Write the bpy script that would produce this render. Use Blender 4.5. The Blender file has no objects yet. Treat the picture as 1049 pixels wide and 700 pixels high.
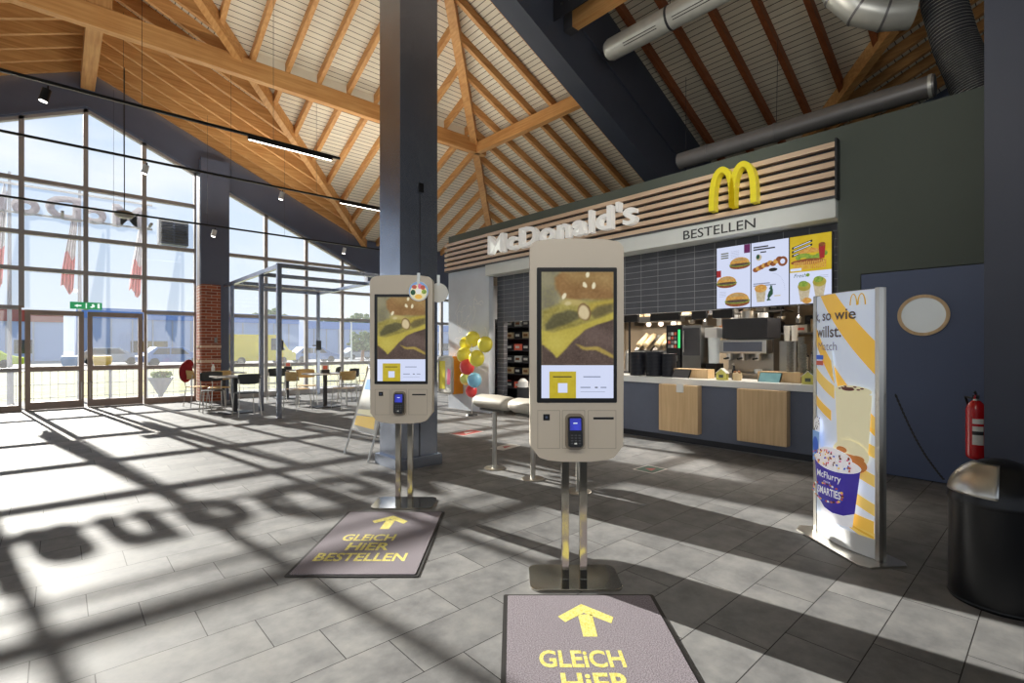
import bpy, bmesh, math, random
from mathutils import Vector, Matrix
random.seed(7)
C = bpy.data.collections.new('scene'); bpy.context.scene.collection.children.link(C)
SC = bpy.context.scene
PI = math.pi
# ------------------------------------------------------------------ camera frame
A = math.radians(42.2)
FX, FY = math.sin(A), math.cos(A)      # view direction on the floor
RX, RY = math.cos(A), -math.sin(A)     # to the right
def P(d, r, z=0.0): return (d*FX + r*RX, d*FY + r*RY, z)
CAMH = 1.33
WORLD, SUN = .95, 12.3
UPE = 26
UPL = [(2.7, 8.0), (5.0, 10.5), (0, 8.0), (3, 12.5), (5.6, 8.0), (4.4, 2.4)]
# ------------------------------------------------------------------ materials
def lin(c):
    return tuple(((v/255)/12.92 if v/255 <= .04045 else (((v/255)+.055)/1.055)**2.4) for v in c)
def newmat(name):
    m = bpy.data.materials.new(name); m.use_nodes = True
    nt = m.node_tree; b = nt.nodes['Principled BSDF']
    return m, nt, b
def mat(name, col, rough=.5, metal=0, var=.08, scale=8, bump=0, bscale=40, emit=0, coat=0, stretch=None, spec=None, ecol=None):
    m, nt, b = newmat(name); N = nt.nodes; L = nt.links
    c = lin(col)
    b.inputs['Roughness'].default_value = rough; b.inputs['Metallic'].default_value = metal
    if coat: b.inputs['Coat Weight'].default_value = coat
    if spec is not None: b.inputs['Specular IOR Level'].default_value = spec
    tc = N.new('ShaderNodeTexCoord'); mp = N.new('ShaderNodeMapping')
    L.new(tc.outputs['Object'], mp.inputs[0])
    if stretch: mp.inputs['Scale'].default_value = stretch
    nz = N.new('ShaderNodeTexNoise'); nz.inputs['Scale'].default_value = scale; nz.inputs['Detail'].default_value = 4
    L.new(mp.outputs[0], nz.inputs[0])
    mx = N.new('ShaderNodeMix'); mx.data_type = 'RGBA'
    mx.inputs[6].default_value = (*[max(0, v*(1-var*1.6)) for v in c], 1)
    mx.inputs[7].default_value = (*[min(1, v*(1+var*1.6)) for v in c], 1)
    L.new(nz.outputs[0], mx.inputs[0]); L.new(mx.outputs[2], b.inputs['Base Color'])
    if bump:
        n2 = N.new('ShaderNodeTexNoise'); n2.inputs['Scale'].default_value = bscale; n2.inputs['Detail'].default_value = 3
        L.new(mp.outputs[0], n2.inputs[0])
        bp = N.new('ShaderNodeBump'); bp.inputs['Strength'].default_value = bump; bp.inputs['Distance'].default_value = .01
        L.new(n2.outputs[0], bp.inputs['Height']); L.new(bp.outputs[0], b.inputs['Normal'])
    if emit:
        L.new(mx.outputs[2], b.inputs['Emission Color']); b.inputs['Emission Strength'].default_value = emit
        if ecol: pass
    return m
def math_n(nt, op, a, b=None):
    n = nt.nodes.new('ShaderNodeMath'); n.operation = op
    for i, v in enumerate((a, b)):
        if v is None: continue
        if isinstance(v, (int, float)): n.inputs[i].default_value = v
        else: nt.links.new(v, n.inputs[i])
    return n.outputs[0]
def ramp(nt, fac, stops):
    r = nt.nodes.new('ShaderNodeValToRGB'); e = r.color_ramp.elements
    while len(e) < len(stops): e.new(.5)
    for i, (p, c) in enumerate(stops): e[i].position = p; e[i].color = (*c, 1)
    nt.links.new(fac, r.inputs[0]); return r.outputs[0]
def mixc(nt, fac, a, b, mode='MIX'):
    n = nt.nodes.new('ShaderNodeMix'); n.data_type = 'RGBA'; n.blend_type = mode
    for i, v in ((0, fac), (6, a), (7, b)):
        if isinstance(v, (int, float)): n.inputs[i].default_value = v
        elif isinstance(v, tuple): n.inputs[i].default_value = (*v, 1)
        else: nt.links.new(v, n.inputs[i])
    return n.outputs[2]
def floor_mat():
    m, nt, b = newmat('floor_tiles'); N = nt.nodes; L = nt.links
    tc = N.new('ShaderNodeTexCoord'); sp = N.new('ShaderNodeSeparateXYZ'); L.new(tc.outputs['Object'], sp.inputs[0])
    v = math_n(nt, 'DIVIDE', math_n(nt, 'SUBTRACT', sp.outputs[1], .28), .296)
    k = math_n(nt, 'FLOOR', v); fv = math_n(nt, 'SUBTRACT', v, k)
    u = math_n(nt, 'DIVIDE', math_n(nt, 'SUBTRACT', math_n(nt, 'ADD', sp.outputs[0], math_n(nt, 'MULTIPLY', k, .2)), .31), .6)
    ku = math_n(nt, 'FLOOR', u); fu = math_n(nt, 'SUBTRACT', u, ku)
    ev = math_n(nt, 'MULTIPLY', math_n(nt, 'MINIMUM', fv, math_n(nt, 'SUBTRACT', 1, fv)), .296)
    eu = math_n(nt, 'MULTIPLY', math_n(nt, 'MINIMUM', fu, math_n(nt, 'SUBTRACT', 1, fu)), .6)
    e = math_n(nt, 'MINIMUM', ev, eu)
    g = math_n(nt, 'LESS_THAN', e, .0022)
    cb = N.new('ShaderNodeCombineXYZ'); L.new(ku, cb.inputs[0]); L.new(k, cb.inputs[1])
    wn = N.new('ShaderNodeTexWhiteNoise'); L.new(cb.outputs[0], wn.inputs[0])
    vadd = N.new('ShaderNodeVectorMath'); vadd.operation = 'ADD'; L.new(tc.outputs['Object'], vadd.inputs[0]); L.new(wn.outputs['Color'], vadd.inputs[1])
    nz = N.new('ShaderNodeTexNoise'); nz.inputs['Scale'].default_value = 5; nz.inputs['Detail'].default_value = 8; nz.inputs['Roughness'].default_value = .65
    L.new(vadd.outputs[0], nz.inputs[0])
    base = ramp(nt, nz.outputs[0], [(.3, lin((104, 104, 105))), (.5, lin((126, 126, 126))), (.7, lin((143, 142, 140)))])
    tone = N.new('ShaderNodeMapRange'); tone.inputs['To Min'].default_value = .86; tone.inputs['To Max'].default_value = 1.1; L.new(wn.outputs[0], tone.inputs[0])
    vm = N.new('ShaderNodeVectorMath'); vm.operation = 'SCALE'; L.new(base, vm.inputs[0]); L.new(tone.outputs[0], vm.inputs['Scale'])
    col = mixc(nt, g, vm.outputs[0], lin((42, 40, 40)))
    L.new(col, b.inputs['Base Color'])
    rr = N.new('ShaderNodeMapRange'); rr.inputs['To Min'].default_value = .5; rr.inputs['To Max'].default_value = .7; L.new(nz.outputs[0], rr.inputs[0])
    L.new(rr.outputs[0], b.inputs['Roughness']); b.inputs['Specular IOR Level'].default_value = .15
    bp = N.new('ShaderNodeBump'); bp.inputs['Strength'].default_value = .35; bp.inputs['Distance'].default_value = .004
    hh = math_n(nt, 'SUBTRACT', math_n(nt, 'MULTIPLY', nz.outputs[0], .25), g)
    L.new(hh, bp.inputs['Height']); L.new(bp.outputs[0], b.inputs['Normal'])
    return m
def board_mat(name, axis, pitch, col, dark, gap=.1, var=.1):
    """painted boards with dark open joints, running across one axis"""
    m, nt, b = newmat(name); N = nt.nodes; L = nt.links
    tc = N.new('ShaderNodeTexCoord'); sp = N.new('ShaderNodeSeparateXYZ'); L.new(tc.outputs['Object'], sp.inputs[0])
    v = math_n(nt, 'DIVIDE', sp.outputs[axis], pitch); k = math_n(nt, 'FLOOR', v); f = math_n(nt, 'SUBTRACT', v, k)
    g = math_n(nt, 'LESS_THAN', f, gap)
    wn = N.new('ShaderNodeTexWhiteNoise'); wn.noise_dimensions = '1D'; L.new(k, wn.inputs['W'])
    nz = N.new('ShaderNodeTexNoise'); nz.inputs['Scale'].default_value = 3; L.new(tc.outputs['Object'], nz.inputs[0])
    c = lin(col)
    fac = math_n(nt, 'MULTIPLY', math_n(nt, 'ADD', wn.outputs[0], nz.outputs[0]), .5)
    cc = mixc(nt, fac, tuple(x*(1-var) for x in c), tuple(min(1, x*(1+var)) for x in c))
    L.new(mixc(nt, g, cc, lin(dark)), b.inputs['Base Color']); b.inputs['Roughness'].default_value = .7
    bp = N.new('ShaderNodeBump'); bp.inputs['Strength'].default_value = .6; bp.inputs['Distance'].default_value = .01; bp.invert = True
    L.new(g, bp.inputs['Height']); L.new(bp.outputs[0], b.inputs['Normal'])
    return m
def wood_mat(name, c1, c2, axis=0, scale=1.0, rough=.55):
    m, nt, b = newmat(name); N = nt.nodes; L = nt.links
    tc = N.new('ShaderNodeTexCoord'); mp = N.new('ShaderNodeMapping'); L.new(tc.outputs['Object'], mp.inputs[0])
    s = [26*scale]*3; s[axis] = 1.2*scale; mp.inputs['Scale'].default_value = s
    nz = N.new('ShaderNodeTexNoise'); nz.inputs['Scale'].default_value = 1; nz.inputs['Detail'].default_value = 5; L.new(mp.outputs[0], nz.inputs[0])
    n2 = N.new('ShaderNodeTexNoise'); n2.inputs['Scale'].default_value = 2.2; L.new(tc.outputs['Object'], n2.inputs[0])
    f = math_n(nt, 'ADD', math_n(nt, 'MULTIPLY', nz.outputs[0], .7), math_n(nt, 'MULTIPLY', n2.outputs[0], .3))
    col = ramp(nt, f, [(.3, lin(c1)), (.7, lin(c2))])
    vo = N.new('ShaderNodeTexVoronoi'); vo.inputs['Scale'].default_value = 2.6; L.new(tc.outputs['Object'], vo.inputs[0])
    kn = math_n(nt, 'LESS_THAN', vo.outputs[0], .035)
    col = mixc(nt, kn, col, tuple(x*.45 for x in lin(c1)))
    L.new(col, b.inputs['Base Color']); b.inputs['Roughness'].default_value = rough
    return m
def brick_mat():
    m, nt, b = newmat('red_brick'); N = nt.nodes; L = nt.links
    tc = N.new('ShaderNodeTexCoord'); sp = N.new('ShaderNodeSeparateXYZ'); L.new(tc.outputs['Object'], sp.inputs[0])
    cb = N.new('ShaderNodeCombineXYZ'); L.new(math_n(nt, 'ADD', sp.outputs[0], sp.outputs[1]), cb.inputs[0]); L.new(sp.outputs[2], cb.inputs[1])
    br = N.new('ShaderNodeTexBrick'); L.new(cb.outputs[0], br.inputs[0])
    br.inputs['Color1'].default_value = (*lin((168, 92, 62)), 1); br.inputs['Color2'].default_value = (*lin((132, 66, 48)), 1); br.inputs['Mortar'].default_value = (*lin((190, 176, 160)), 1)
    br.inputs['Scale'].default_value = 1; br.inputs['Brick Width'].default_value = .24; br.inputs['Row Height'].default_value = .075; br.inputs['Mortar Size'].default_value = .006
    L.new(br.outputs[0], b.inputs['Base Color']); b.inputs['Roughness'].default_value = .85
    return m
def tile_mat():
    m, nt, b = newmat('dark_wall_tile'); N = nt.nodes; L = nt.links
    tc = N.new('ShaderNodeTexCoord'); sp = N.new('ShaderNodeSeparateXYZ'); L.new(tc.outputs['Object'], sp.inputs[0])
    nz = N.new('ShaderNodeTexNoise'); nz.inputs['Scale'].default_value = 3; L.new(tc.outputs['Object'], nz.inputs[0])
    zz = math_n(nt, 'DIVIDE', sp.outputs[2], .092)
    yy = math_n(nt, 'DIVIDE', sp.outputs[1], .29)
    fz = math_n(nt, 'FRACT', zz); fy = math_n(nt, 'FRACT', yy)
    g = math_n(nt, 'MAXIMUM', math_n(nt, 'LESS_THAN', fz, .07), math_n(nt, 'LESS_THAN', fy, .022))
    col = mixc(nt, nz.outputs[0], lin((72, 74, 80)), lin((94, 96, 102)))
    L.new(mixc(nt, g, col, lin((150, 152, 156))), b.inputs['Base Color']); b.inputs['Roughness'].default_value = .25
    return m
def glass_mat(name, tint=(.96, .98, 1), gl=.08):
    m = bpy.data.materials.new(name); m.use_nodes = True; nt = m.node_tree; N = nt.nodes; N.clear()
    o = N.new('ShaderNodeOutputMaterial'); t = N.new('ShaderNodeBsdfTransparent'); t.inputs[0].default_value = (*tint, 1)
    g = N.new('ShaderNodeBsdfGlossy'); g.inputs['Roughness'].default_value = .02
    fr = N.new('ShaderNodeFresnel'); fr.inputs[0].default_value = 1.45
    mx = N.new('ShaderNodeMixShader'); nt.links.new(fr.outputs[0], mx.inputs[0]); nt.links.new(t.outputs[0], mx.inputs[1]); nt.links.new(g.outputs[0], mx.inputs[2])
    tl = N.new('ShaderNodeBsdfTranslucent'); tl.inputs[0].default_value = (.95, .97, 1, 1)   # translucent share added to lay a milky haze over the view
    m2 = N.new('ShaderNodeMixShader'); m2.inputs[0].default_value = .03; nt.links.new(mx.outputs[0], m2.inputs[1]); nt.links.new(tl.outputs[0], m2.inputs[2])
    nt.links.new(m2.outputs[0], o.inputs[0]); return m
def speckle_mat(name, c1, c2, scale=120, bump=.8, rough=.95, lo=.4, hi=.6):
    m, nt, b = newmat(name); N = nt.nodes; L = nt.links
    tc = N.new('ShaderNodeTexCoord')
    nz = N.new('ShaderNodeTexNoise'); nz.inputs['Scale'].default_value = scale; nz.inputs['Detail'].default_value = 2; L.new(tc.outputs['Object'], nz.inputs[0])
    L.new(ramp(nt, nz.outputs[0], [(lo, lin(c1)), (hi, lin(c2))]), b.inputs['Base Color']); b.inputs['Roughness'].default_value = rough
    if bump:
        bp = N.new('ShaderNodeBump'); bp.inputs['Strength'].default_value = bump; bp.inputs['Distance'].default_value = .006
        L.new(nz.outputs[0], bp.inputs['Height']); L.new(bp.outputs[0], b.inputs['Normal'])
    return m
def lit_mat(name, col, strength, c2=None, scale=30, rough=.3):
    m, nt, b = newmat(name); N = nt.nodes; L = nt.links
    tc = N.new('ShaderNodeTexCoord'); nz = N.new('ShaderNodeTexNoise'); nz.inputs['Scale'].default_value = scale; nz.inputs['Detail'].default_value = 4; L.new(tc.outputs['Object'], nz.inputs[0])
    c = ramp(nt, nz.outputs[0], [(.38, lin(col)), (.62, lin(c2 or col))])
    b.inputs['Base Color'].default_value = (.02, .02, .02, 1); b.inputs['Roughness'].default_value = rough
    L.new(c, b.inputs['Emission Color']); b.inputs['Emission Strength'].default_value = strength
    return m
M = {}
M['floor'] = floor_mat()
M['boards_z'] = mat('board_ends', (226, 217, 196), .7, 0, .03)
M['boards_y'] = board_mat('ceiling_boards_y', 1, .098, (226, 217, 196), (72, 60, 50), .11)
M['boards_x'] = board_mat('ceiling_boards_x', 0, .098, (226, 217, 196), (72, 60, 50), .11)
M['wood_x'] = wood_mat('glulam_x', (182, 124, 66), (222, 172, 110), 0)
M['wood_x_shaded'] = wood_mat('shaded_rafter', (122, 66, 36), (158, 92, 52), 0)  # copy of the rafter wood with the near bay's dimness in its colour
M['wood_y'] = wood_mat('glulam_y', (182, 124, 66), (222, 172, 110), 1)
M['wood_z'] = wood_mat('glulam_z', (178, 124, 70), (214, 166, 108), 2)
M['oak'] = wood_mat('oak_veneer', (204, 170, 124), (230, 200, 156), 2, 1.2, .4)
M['ply'] = wood_mat('beech_ply', (196, 158, 96), (222, 188, 128), 0, 1.5, .35)
M['slat'] = wood_mat('slat_wood', (206, 176, 148), (232, 206, 178), 1, 1, .28)
M['slat'].node_tree.nodes['Principled BSDF'].inputs['Coat Weight'].default_value = .6
M['steel_blue'] = mat('blue_grey_painted_steel', (168, 176, 192), .26, .9, .12, 3, .15, 12)
M['girder'] = mat('blue_grey_girder', (74, 80, 94), .5, 0, .1, 2)
M['band'] = mat('gable_band_paint', (92, 100, 120), .5, 0, .06, 2)
M['alu_frame'] = mat('grey_window_frame', (176, 172, 170), .45, .3, .05)
M['door_frame'] = mat('bronze_door_frame', (168, 150, 138), .45, .3, .05)
M['glass'] = glass_mat('window_glass')
M['glass_grey'] = mat('frosted_porthole', (222, 228, 228), .15, 0, .04, 3, emit=.12)  # faint glow put into the pane for the lit kitchen behind
M['green'] = mat('dark_green_wall', (88, 96, 88), .7, 0, .05, 1.5, .1, 60)
M['blue_door'] = mat('blue_door_paint', (86, 98, 128), .45, 0, .05, 2)
M['rightcol'] = mat('slate_paint', (72, 76, 90), .55, 0, .08, 2)
M['brick'] = brick_mat(); M['tile'] = tile_mat()
M['white'] = mat('white_paint', (226, 228, 228), .4, 0, .03)
M['band_white'] = mat('pale_sign_band', (220, 224, 220), .5, 0, .03)
M['panel_grey'] = mat('pale_blue_grey_panel', (206, 213, 222), .25, 0, .1, 2)
M['dark'] = mat('charcoal', (46, 47, 52), .5, 0, .1)
M['darkgrey'] = mat('dark_grey', (74, 74, 78), .6, 0, .1)
M['black'] = mat('black_plastic', (20, 20, 22), .35, 0, .1)
M['gloss_black'] = mat('black_lacquer', (24, 24, 26), .3, .2, .15, 5, .08, 9)
M['counter_front'] = mat('counter_blue_grey', (98, 105, 122), .45, 0, .05)
M['counter_top'] = mat('white_worktop', (232, 234, 232), .3, 0, .03)
M['kiosk'] = mat('warm_beige_metal', (212, 201, 184), .42, .1, .02, 3)
M['kiosk_seam'] = mat('beige_seam', (150, 138, 122), .5, 0, .02)
M['steel_mirror'] = mat('polished_steel', (196, 192, 182), .12, 1, .04, 20)
M['steel'] = mat('brushed_steel', (206, 202, 194), .3, 1, .06, 30, 0, 40, stretch=(1, 1, .05))
M['steel_dull'] = mat('stainless_kitchen_steel', (150, 148, 144), .35, 1, .1, 4)
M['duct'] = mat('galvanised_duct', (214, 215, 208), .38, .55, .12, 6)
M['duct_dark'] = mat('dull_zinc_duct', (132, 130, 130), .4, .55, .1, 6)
M['mat'] = speckle_mat('grey_carpet_mat', (112, 105, 111), (152, 144, 152), 190)
M['rubber'] = mat('black_rubber', (28, 26, 26), .6, 0, .1)
M['mat_yellow'] = speckle_mat('yellow_carpet_print', (206, 192, 92), (236, 226, 140), 130, .6)
M['yellow'] = mat('logo_yellow', (226, 212, 50), .35, 0, .02, emit=.12)
M['letter'] = mat('white_letter_acrylic', (236, 236, 232), .3, 0, .01, emit=.2)
M['letter_side'] = mat('letter_return', (190, 186, 180), .4, 0, .02)
M['ink'] = mat('dark_ink', (50, 52, 54), .6, 0, .02)
M['ash'] = mat('seat_vinyl', (196, 190, 178), .5, 0, .04, 6, .15, 80)
M['seat_band'] = mat('seat_dark_vinyl', (96, 94, 88), .55, 0, .05)
M['red_ext'] = mat('extinguisher_red', (196, 22, 30), .25, 0, .04, coat=.5)
M['paper'] = mat('paper_white', (232, 232, 226), .7, 0, .02)
M['beige_wall'] = mat('kitchen_beige', (158, 144, 124), .6, 0, .1, 2)
M['kfloor'] = mat('kitchen_floor', (90, 84, 78), .6, 0, .1, 4)
M['teal_lit'] = lit_mat('teal_display', (130, 178, 178), .55, (150, 196, 194), 8)
M['lamp'] = lit_mat('lamp_white', (255, 250, 240), 6)
M['lamp_warm'] = lit_mat('lamp_warm', (255, 230, 200), 2.5)
M['green_lit'] = lit_mat('exit_green', (40, 150, 90), .8)
M['green_led'] = lit_mat('green_led', (60, 220, 120), 1.2)
M['white_lit'] = lit_mat('white_display', (214, 222, 250), .85)
M['exit_white'] = lit_mat('exit_white', (235, 250, 240), 1.0)
M['blue_lit'] = lit_mat('terminal_blue', (36, 44, 170), .8, (50, 60, 200), 20)
# screen art colours (emissive, because the displays give off their own picture)
def art(name, c, c2=None, s=.62, scale=40): M[name] = lit_mat('art_'+name, c, s, c2, scale)
art('a_bun', (138, 104, 56), (162, 126, 70), scale=9); art('a_bunlight', (196, 156, 92), (214, 180, 120)); art('a_seed', (238, 226, 196))
art('a_cheese', (176, 162, 54), (200, 186, 76), scale=9); art('a_cheese2', (160, 134, 40), (186, 160, 56), scale=8)
art('a_patty', (66, 48, 40), (112, 90, 72), scale=70); art('a_pickle', (88, 92, 50), (112, 112, 62)); art('a_onion', (208, 192, 160), (226, 212, 180))
art('a_haze', (158, 152, 120), (176, 168, 136), scale=20); art('a_grey', (128, 128, 96), (160, 154, 118), scale=9); art('a_yellow', (214, 190, 30), (222, 200, 40)); art('a_white', (214, 222, 248), s=.85); art('a_line', (150, 160, 190))
art('a_black', (24, 24, 22)); art('a_red', (176, 34, 40)); art('a_purple', (112, 22, 96)); art('a_green', (28, 84, 52)); art('a_lettuce', (120, 160, 50), (166, 190, 70)); art('a_fry', (222, 150, 60), (238, 190, 96)); art('a_brown', (130, 66, 28), (170, 96, 44)); art('a_gold', (226, 190, 20), (236, 206, 40), scale=5)
# printed poster colours (back-lit totem, gives off little)
def prt(name, c, c2=None, s=.28, scale=20):
    m = mat('print_'+name, c, .35, 0, .03, emit=s); M[name] = m
prt('p_base', (216, 226, 244)); prt('p_yel', (246, 196, 84)); prt('p_yel2', (240, 204, 110)); prt('p_ink', (96, 84, 74), s=.1); prt('p_ink2', (140, 136, 140), s=.1); prt('p_cream', (236, 228, 190)); prt('p_straw', (224, 232, 232)); prt('p_caramel', (190, 122, 62)); prt('p_choc', (96, 52, 40)); prt('p_purple', (66, 52, 160)); prt('p_white', (244, 244, 248)); prt('p_blue', (52, 98, 200)); prt('p_lblue', (130, 170, 220)); prt('p_pink', (220, 120, 150)); prt('p_red', (190, 90, 70)); prt('p_gold', (216, 176, 60))
for n, c in dict(b_yel=(250, 238, 84), b_red=(240, 78, 80), b_lime=(222, 234, 130), b_blue=(140, 206, 238)).items(): M[n] = mat('balloon_'+n, c, .3, 0, .02, coat=.3)
M['orange'] = mat('orange_laminate', (222, 142, 24), .4, 0, .04)
M['asphalt'] = mat('asphalt', (128, 126, 122), .9, 0, .1, 3); M['grass'] = speckle_mat('dry_grass', (130, 132, 70), (176, 168, 104), 3, 0)
M['foliage'] = speckle_mat('foliage', (74, 98, 52), (118, 138, 80), 4, .5)
M['bldg_blue'] = mat('blue_cladding', (110, 150, 214), .6, 0, .06, .5); M['bldg_dark'] = mat('blue_grey_cladding', (172, 190, 220), .6, 0, .06, .5); M['roof_red'] = mat('red_roof', (160, 76, 60), .8)
M['car_yellow'] = mat('yellow_car', (236, 208, 30), .25, 0, .02, coat=.6); M['car_lime'] = mat('lime_car', (196, 214, 50), .25, 0, .02, coat=.6); M['car_blue'] = mat('blue_car', (96, 130, 190), .25, .3, .02, coat=.6); M['car_grey'] = mat('grey_car', (150, 156, 164), .25, .3, .02, coat=.6)
M['carglass'] = mat('car_glass', (40, 48, 60), .1); M['tyre'] = mat('tyre', (24, 24, 24), .8)
M['flag_white'] = mat('flag_white', (240, 236, 236), .8); M['flag_red'] = mat('flag_red', (242, 150, 152), .8); M['pole'] = mat('pale_pole', (176, 178, 184), .5)
M['sign_back'] = mat('sign_back', (196, 190, 200), .6); M['bin_blue'] = mat('bin_blue', (40, 110, 160), .5); M['bin_yellow'] = mat('bin_yellow', (226, 176, 30), .5)
M['red_cloth'] = mat('red_cloth', (150, 34, 42), .9); M['seat_dark'] = mat('dark_chair_shell', (62, 66, 66), .5); M['table_top'] = mat('pale_table_top', (190, 186, 180), .35)
M['cup_black'] = mat('black_lids', (32, 34, 42), .4); M['cup_steel'] = mat('grey_cups', (120, 120, 116), .5, 0, .3, 30); M['house_yellow'] = mat('charity_yellow', (216, 210, 110), .6, 0, .1, 30)
M['bun_paper'] = mat('cream_wrap', (218, 196, 156), .6); M['box_brown'] = mat('brown_carton', (150, 100, 60), .7, 0, .15, 8); M['warm_lit'] = lit_mat('warm_glow', (255, 190, 130), 1.0)
M['st_green'] = mat('floor_sticker_green', (60, 100, 84), .5, 0, .2, 30); M['st_red'] = mat('floor_sticker_red', (180, 84, 80), .5); M['st_white'] = mat('floor_sticker_white', (214, 210, 206), .5)

# ------------------------------------------------------------------ mesh builder
class MB:
    def __init__(s, T=None): s.bm = bmesh.new(); s.mats = []; s.T = T or Matrix.Identity(4)
    def mi(s, m):
        m = M[m] if isinstance(m, str) else m
        if m not in s.mats: s.mats.append(m)
        return s.mats.index(m)
    def add(s, verts, faces, m, T=None, bev=0, seg=2):
        T = s.T @ T if T else s.T
        vs = [s.bm.verts.new(T @ Vector(v)) for v in verts]; k = s.mi(m); fs = []
        for f in faces:
            try: F = s.bm.faces.new([vs[i] for i in f]); F.material_index = k; fs.append(F)
            except ValueError: pass
        if bev:
            es = list({e for F in fs for e in F.edges})
            r = bmesh.ops.bevel(s.bm, geom=es, offset=bev, segments=seg, affect='EDGES', profile=.7)
            for F in r['faces']: F.material_index = k
        return fs
    def box(s, x0, x1, y0, y1, z0, z1, m, T=None, bev=0):
        v = [(x, y, z) for z in (z0, z1) for y in (y0, y1) for x in (x0, x1)]
        return s.add(v, [(0, 2, 3, 1), (4, 5, 7, 6), (0, 1, 5, 4), (2, 6, 7, 3), (0, 4, 6, 2), (1, 3, 7, 5)], m, T, bev)
    def hexa(s, v, m):   # 8 corners, bottom 4 then top 4 (both same order around)
        return s.add(v, [(3, 2, 1, 0), (4, 5, 6, 7), (0, 1, 5, 4), (1, 2, 6, 5), (2, 3, 7, 6), (3, 0, 4, 7)], m)
    def tube(s, pts, r, m, n=12, cap=True, rfun=None, T=None):
        pts = [Vector(p) for p in pts]; V = []; Fc = []; up = None
        for i, p in enumerate(pts):
            t = (pts[min(i+1, len(pts)-1)] - pts[max(i-1, 0)]).normalized()
            if up is None: up = Vector((0, 0, 1)) if abs(t.z) < .9 else Vector((1, 0, 0))
            a = (up - t*up.dot(t)).normalized(); up = a; b = t.cross(a)
            rr = rfun(i/(len(pts)-1)) if rfun else (r[i] if isinstance(r, (list, tuple)) else r)
            for k in range(n):
                q = 2*PI*k/n; V.append(p + (a*math.cos(q) + b*math.sin(q))*rr)
        for i in range(len(pts)-1):
            for k in range(n):
                Fc.append((i*n+k, i*n+(k+1) % n, (i+1)*n+(k+1) % n, (i+1)*n+k))
        if cap: Fc += [tuple(reversed(range(n))), tuple(range((len(pts)-1)*n, len(pts)*n))]
        return s.add(V, Fc, m, T)
    def cyl(s, c, r, z0, z1, m, n=24, r1=None, T=None):
        return s.lathe([(0, z0), (r, z0), (r1 if r1 is not None else r, z1), (0, z1)], m, c, n, T)
    def lathe(s, prof, m, c=(0, 0), n=24, T=None):
        V = []; Fc = []; idx = []
        for (r, z) in prof:
            if r < 1e-6: idx.append([len(V)]); V.append((c[0], c[1], z))
            else:
                idx.append(list(range(len(V), len(V)+n)))
                V += [(c[0]+r*math.cos(2*PI*k/n), c[1]+r*math.sin(2*PI*k/n), z) for k in range(n)]
        for a, b in zip(idx, idx[1:]):
            for k in range(n):
                k2 = (k+1) % n
                if len(a) == 1 and len(b) == 1: continue
                if len(a) == 1: Fc.append((a[0], b[k2], b[k]))
                elif len(b) == 1: Fc.append((a[k], a[k2], b[0]))
                else: Fc.append((a[k], a[k2], b[k2], b[k]))
        return s.add(V, Fc, m, T)
    def prism(s, poly, y0, y1, m, T=None, bev=0):   # poly in XZ, extruded along Y
        n = len(poly)
        v = [(x, y0, z) for x, z in poly] + [(x, y1, z) for x, z in poly]
        f = [tuple(range(n)), tuple(reversed(range(n, 2*n)))] + [(i, i+n, (i+1) % n+n, (i+1) % n) for i in range(n)]
        return s.add(v, f, m, T, bev)
    def plate(s, poly, z0, z1, m, T=None, bev=0):   # poly in XY, extruded along Z
        n = len(poly)
        v = [(x, y, z0) for x, y in poly] + [(x, y, z1) for x, y in poly]
        f = [tuple(reversed(range(n))), tuple(range(n, 2*n))] + [(i, (i+1) % n, (i+1) % n+n, i+n) for i in range(n)]
        return s.add(v, f, m, T, bev)
    def ball(s, c, r, m, sc=(1, 1, 1), n=20, T=None):
        V = []; k = n//2
        prof = [(math.sin(PI*i/k), -math.cos(PI*i/k)) for i in range(k+1)]
        prof[0] = (0, -1); prof[-1] = (0, 1)
        TT = Matrix.Translation(c) @ Matrix.Diagonal((r*sc[0], r*sc[1], r*sc[2], 1))
        return s.lathe(prof, m, (0, 0), n, (T @ TT) if T else TT)
    def text(s, txt, x, z, size, m, y=0.0, depth=0, width=None, bold=0, align='LEFT', shear=0, T=None, fn=None):
        """flat or extruded lettering standing in the XZ plane, facing -Y"""
        cu = bpy.data.curves.new('t', 'FONT'); cu.body = txt; cu.size = 1; cu.offset = bold; cu.align_x = 'LEFT'; cu.resolution_u = 3; cu.shear = shear
        cu.fill_mode = 'BOTH' if depth else 'FRONT'; cu.extrude = .5 if depth else 0
        o = bpy.data.objects.new('t', cu); C.objects.link(o); bpy.context.view_layer.update()
        dg = bpy.context.evaluated_depsgraph_get(); me = o.evaluated_get(dg).to_mesh()
        vs = [v.co.copy() for v in me.vertices]; fs = [tuple(p.vertices) for p in me.polygons]
        o.evaluated_get(dg).to_mesh_clear(); bpy.data.objects.remove(o); bpy.data.curves.remove(cu)
        if not vs: return
        x0 = min(v.x for v in vs); x1 = max(v.x for v in vs); k = size/.73
        kx = (width/(x1-x0)) if width else k
        off = {'LEFT': 0, 'CENTER': -(x1-x0)*kx/2, 'RIGHT': -(x1-x0)*kx}[align]
        V = [(x + off + (v.x-x0)*kx, y - (v.z*depth), z + v.y*k) for v in vs]
        if fn: V = [fn(p) for p in V]
        return s.add(V, fs, m, T)
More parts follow.
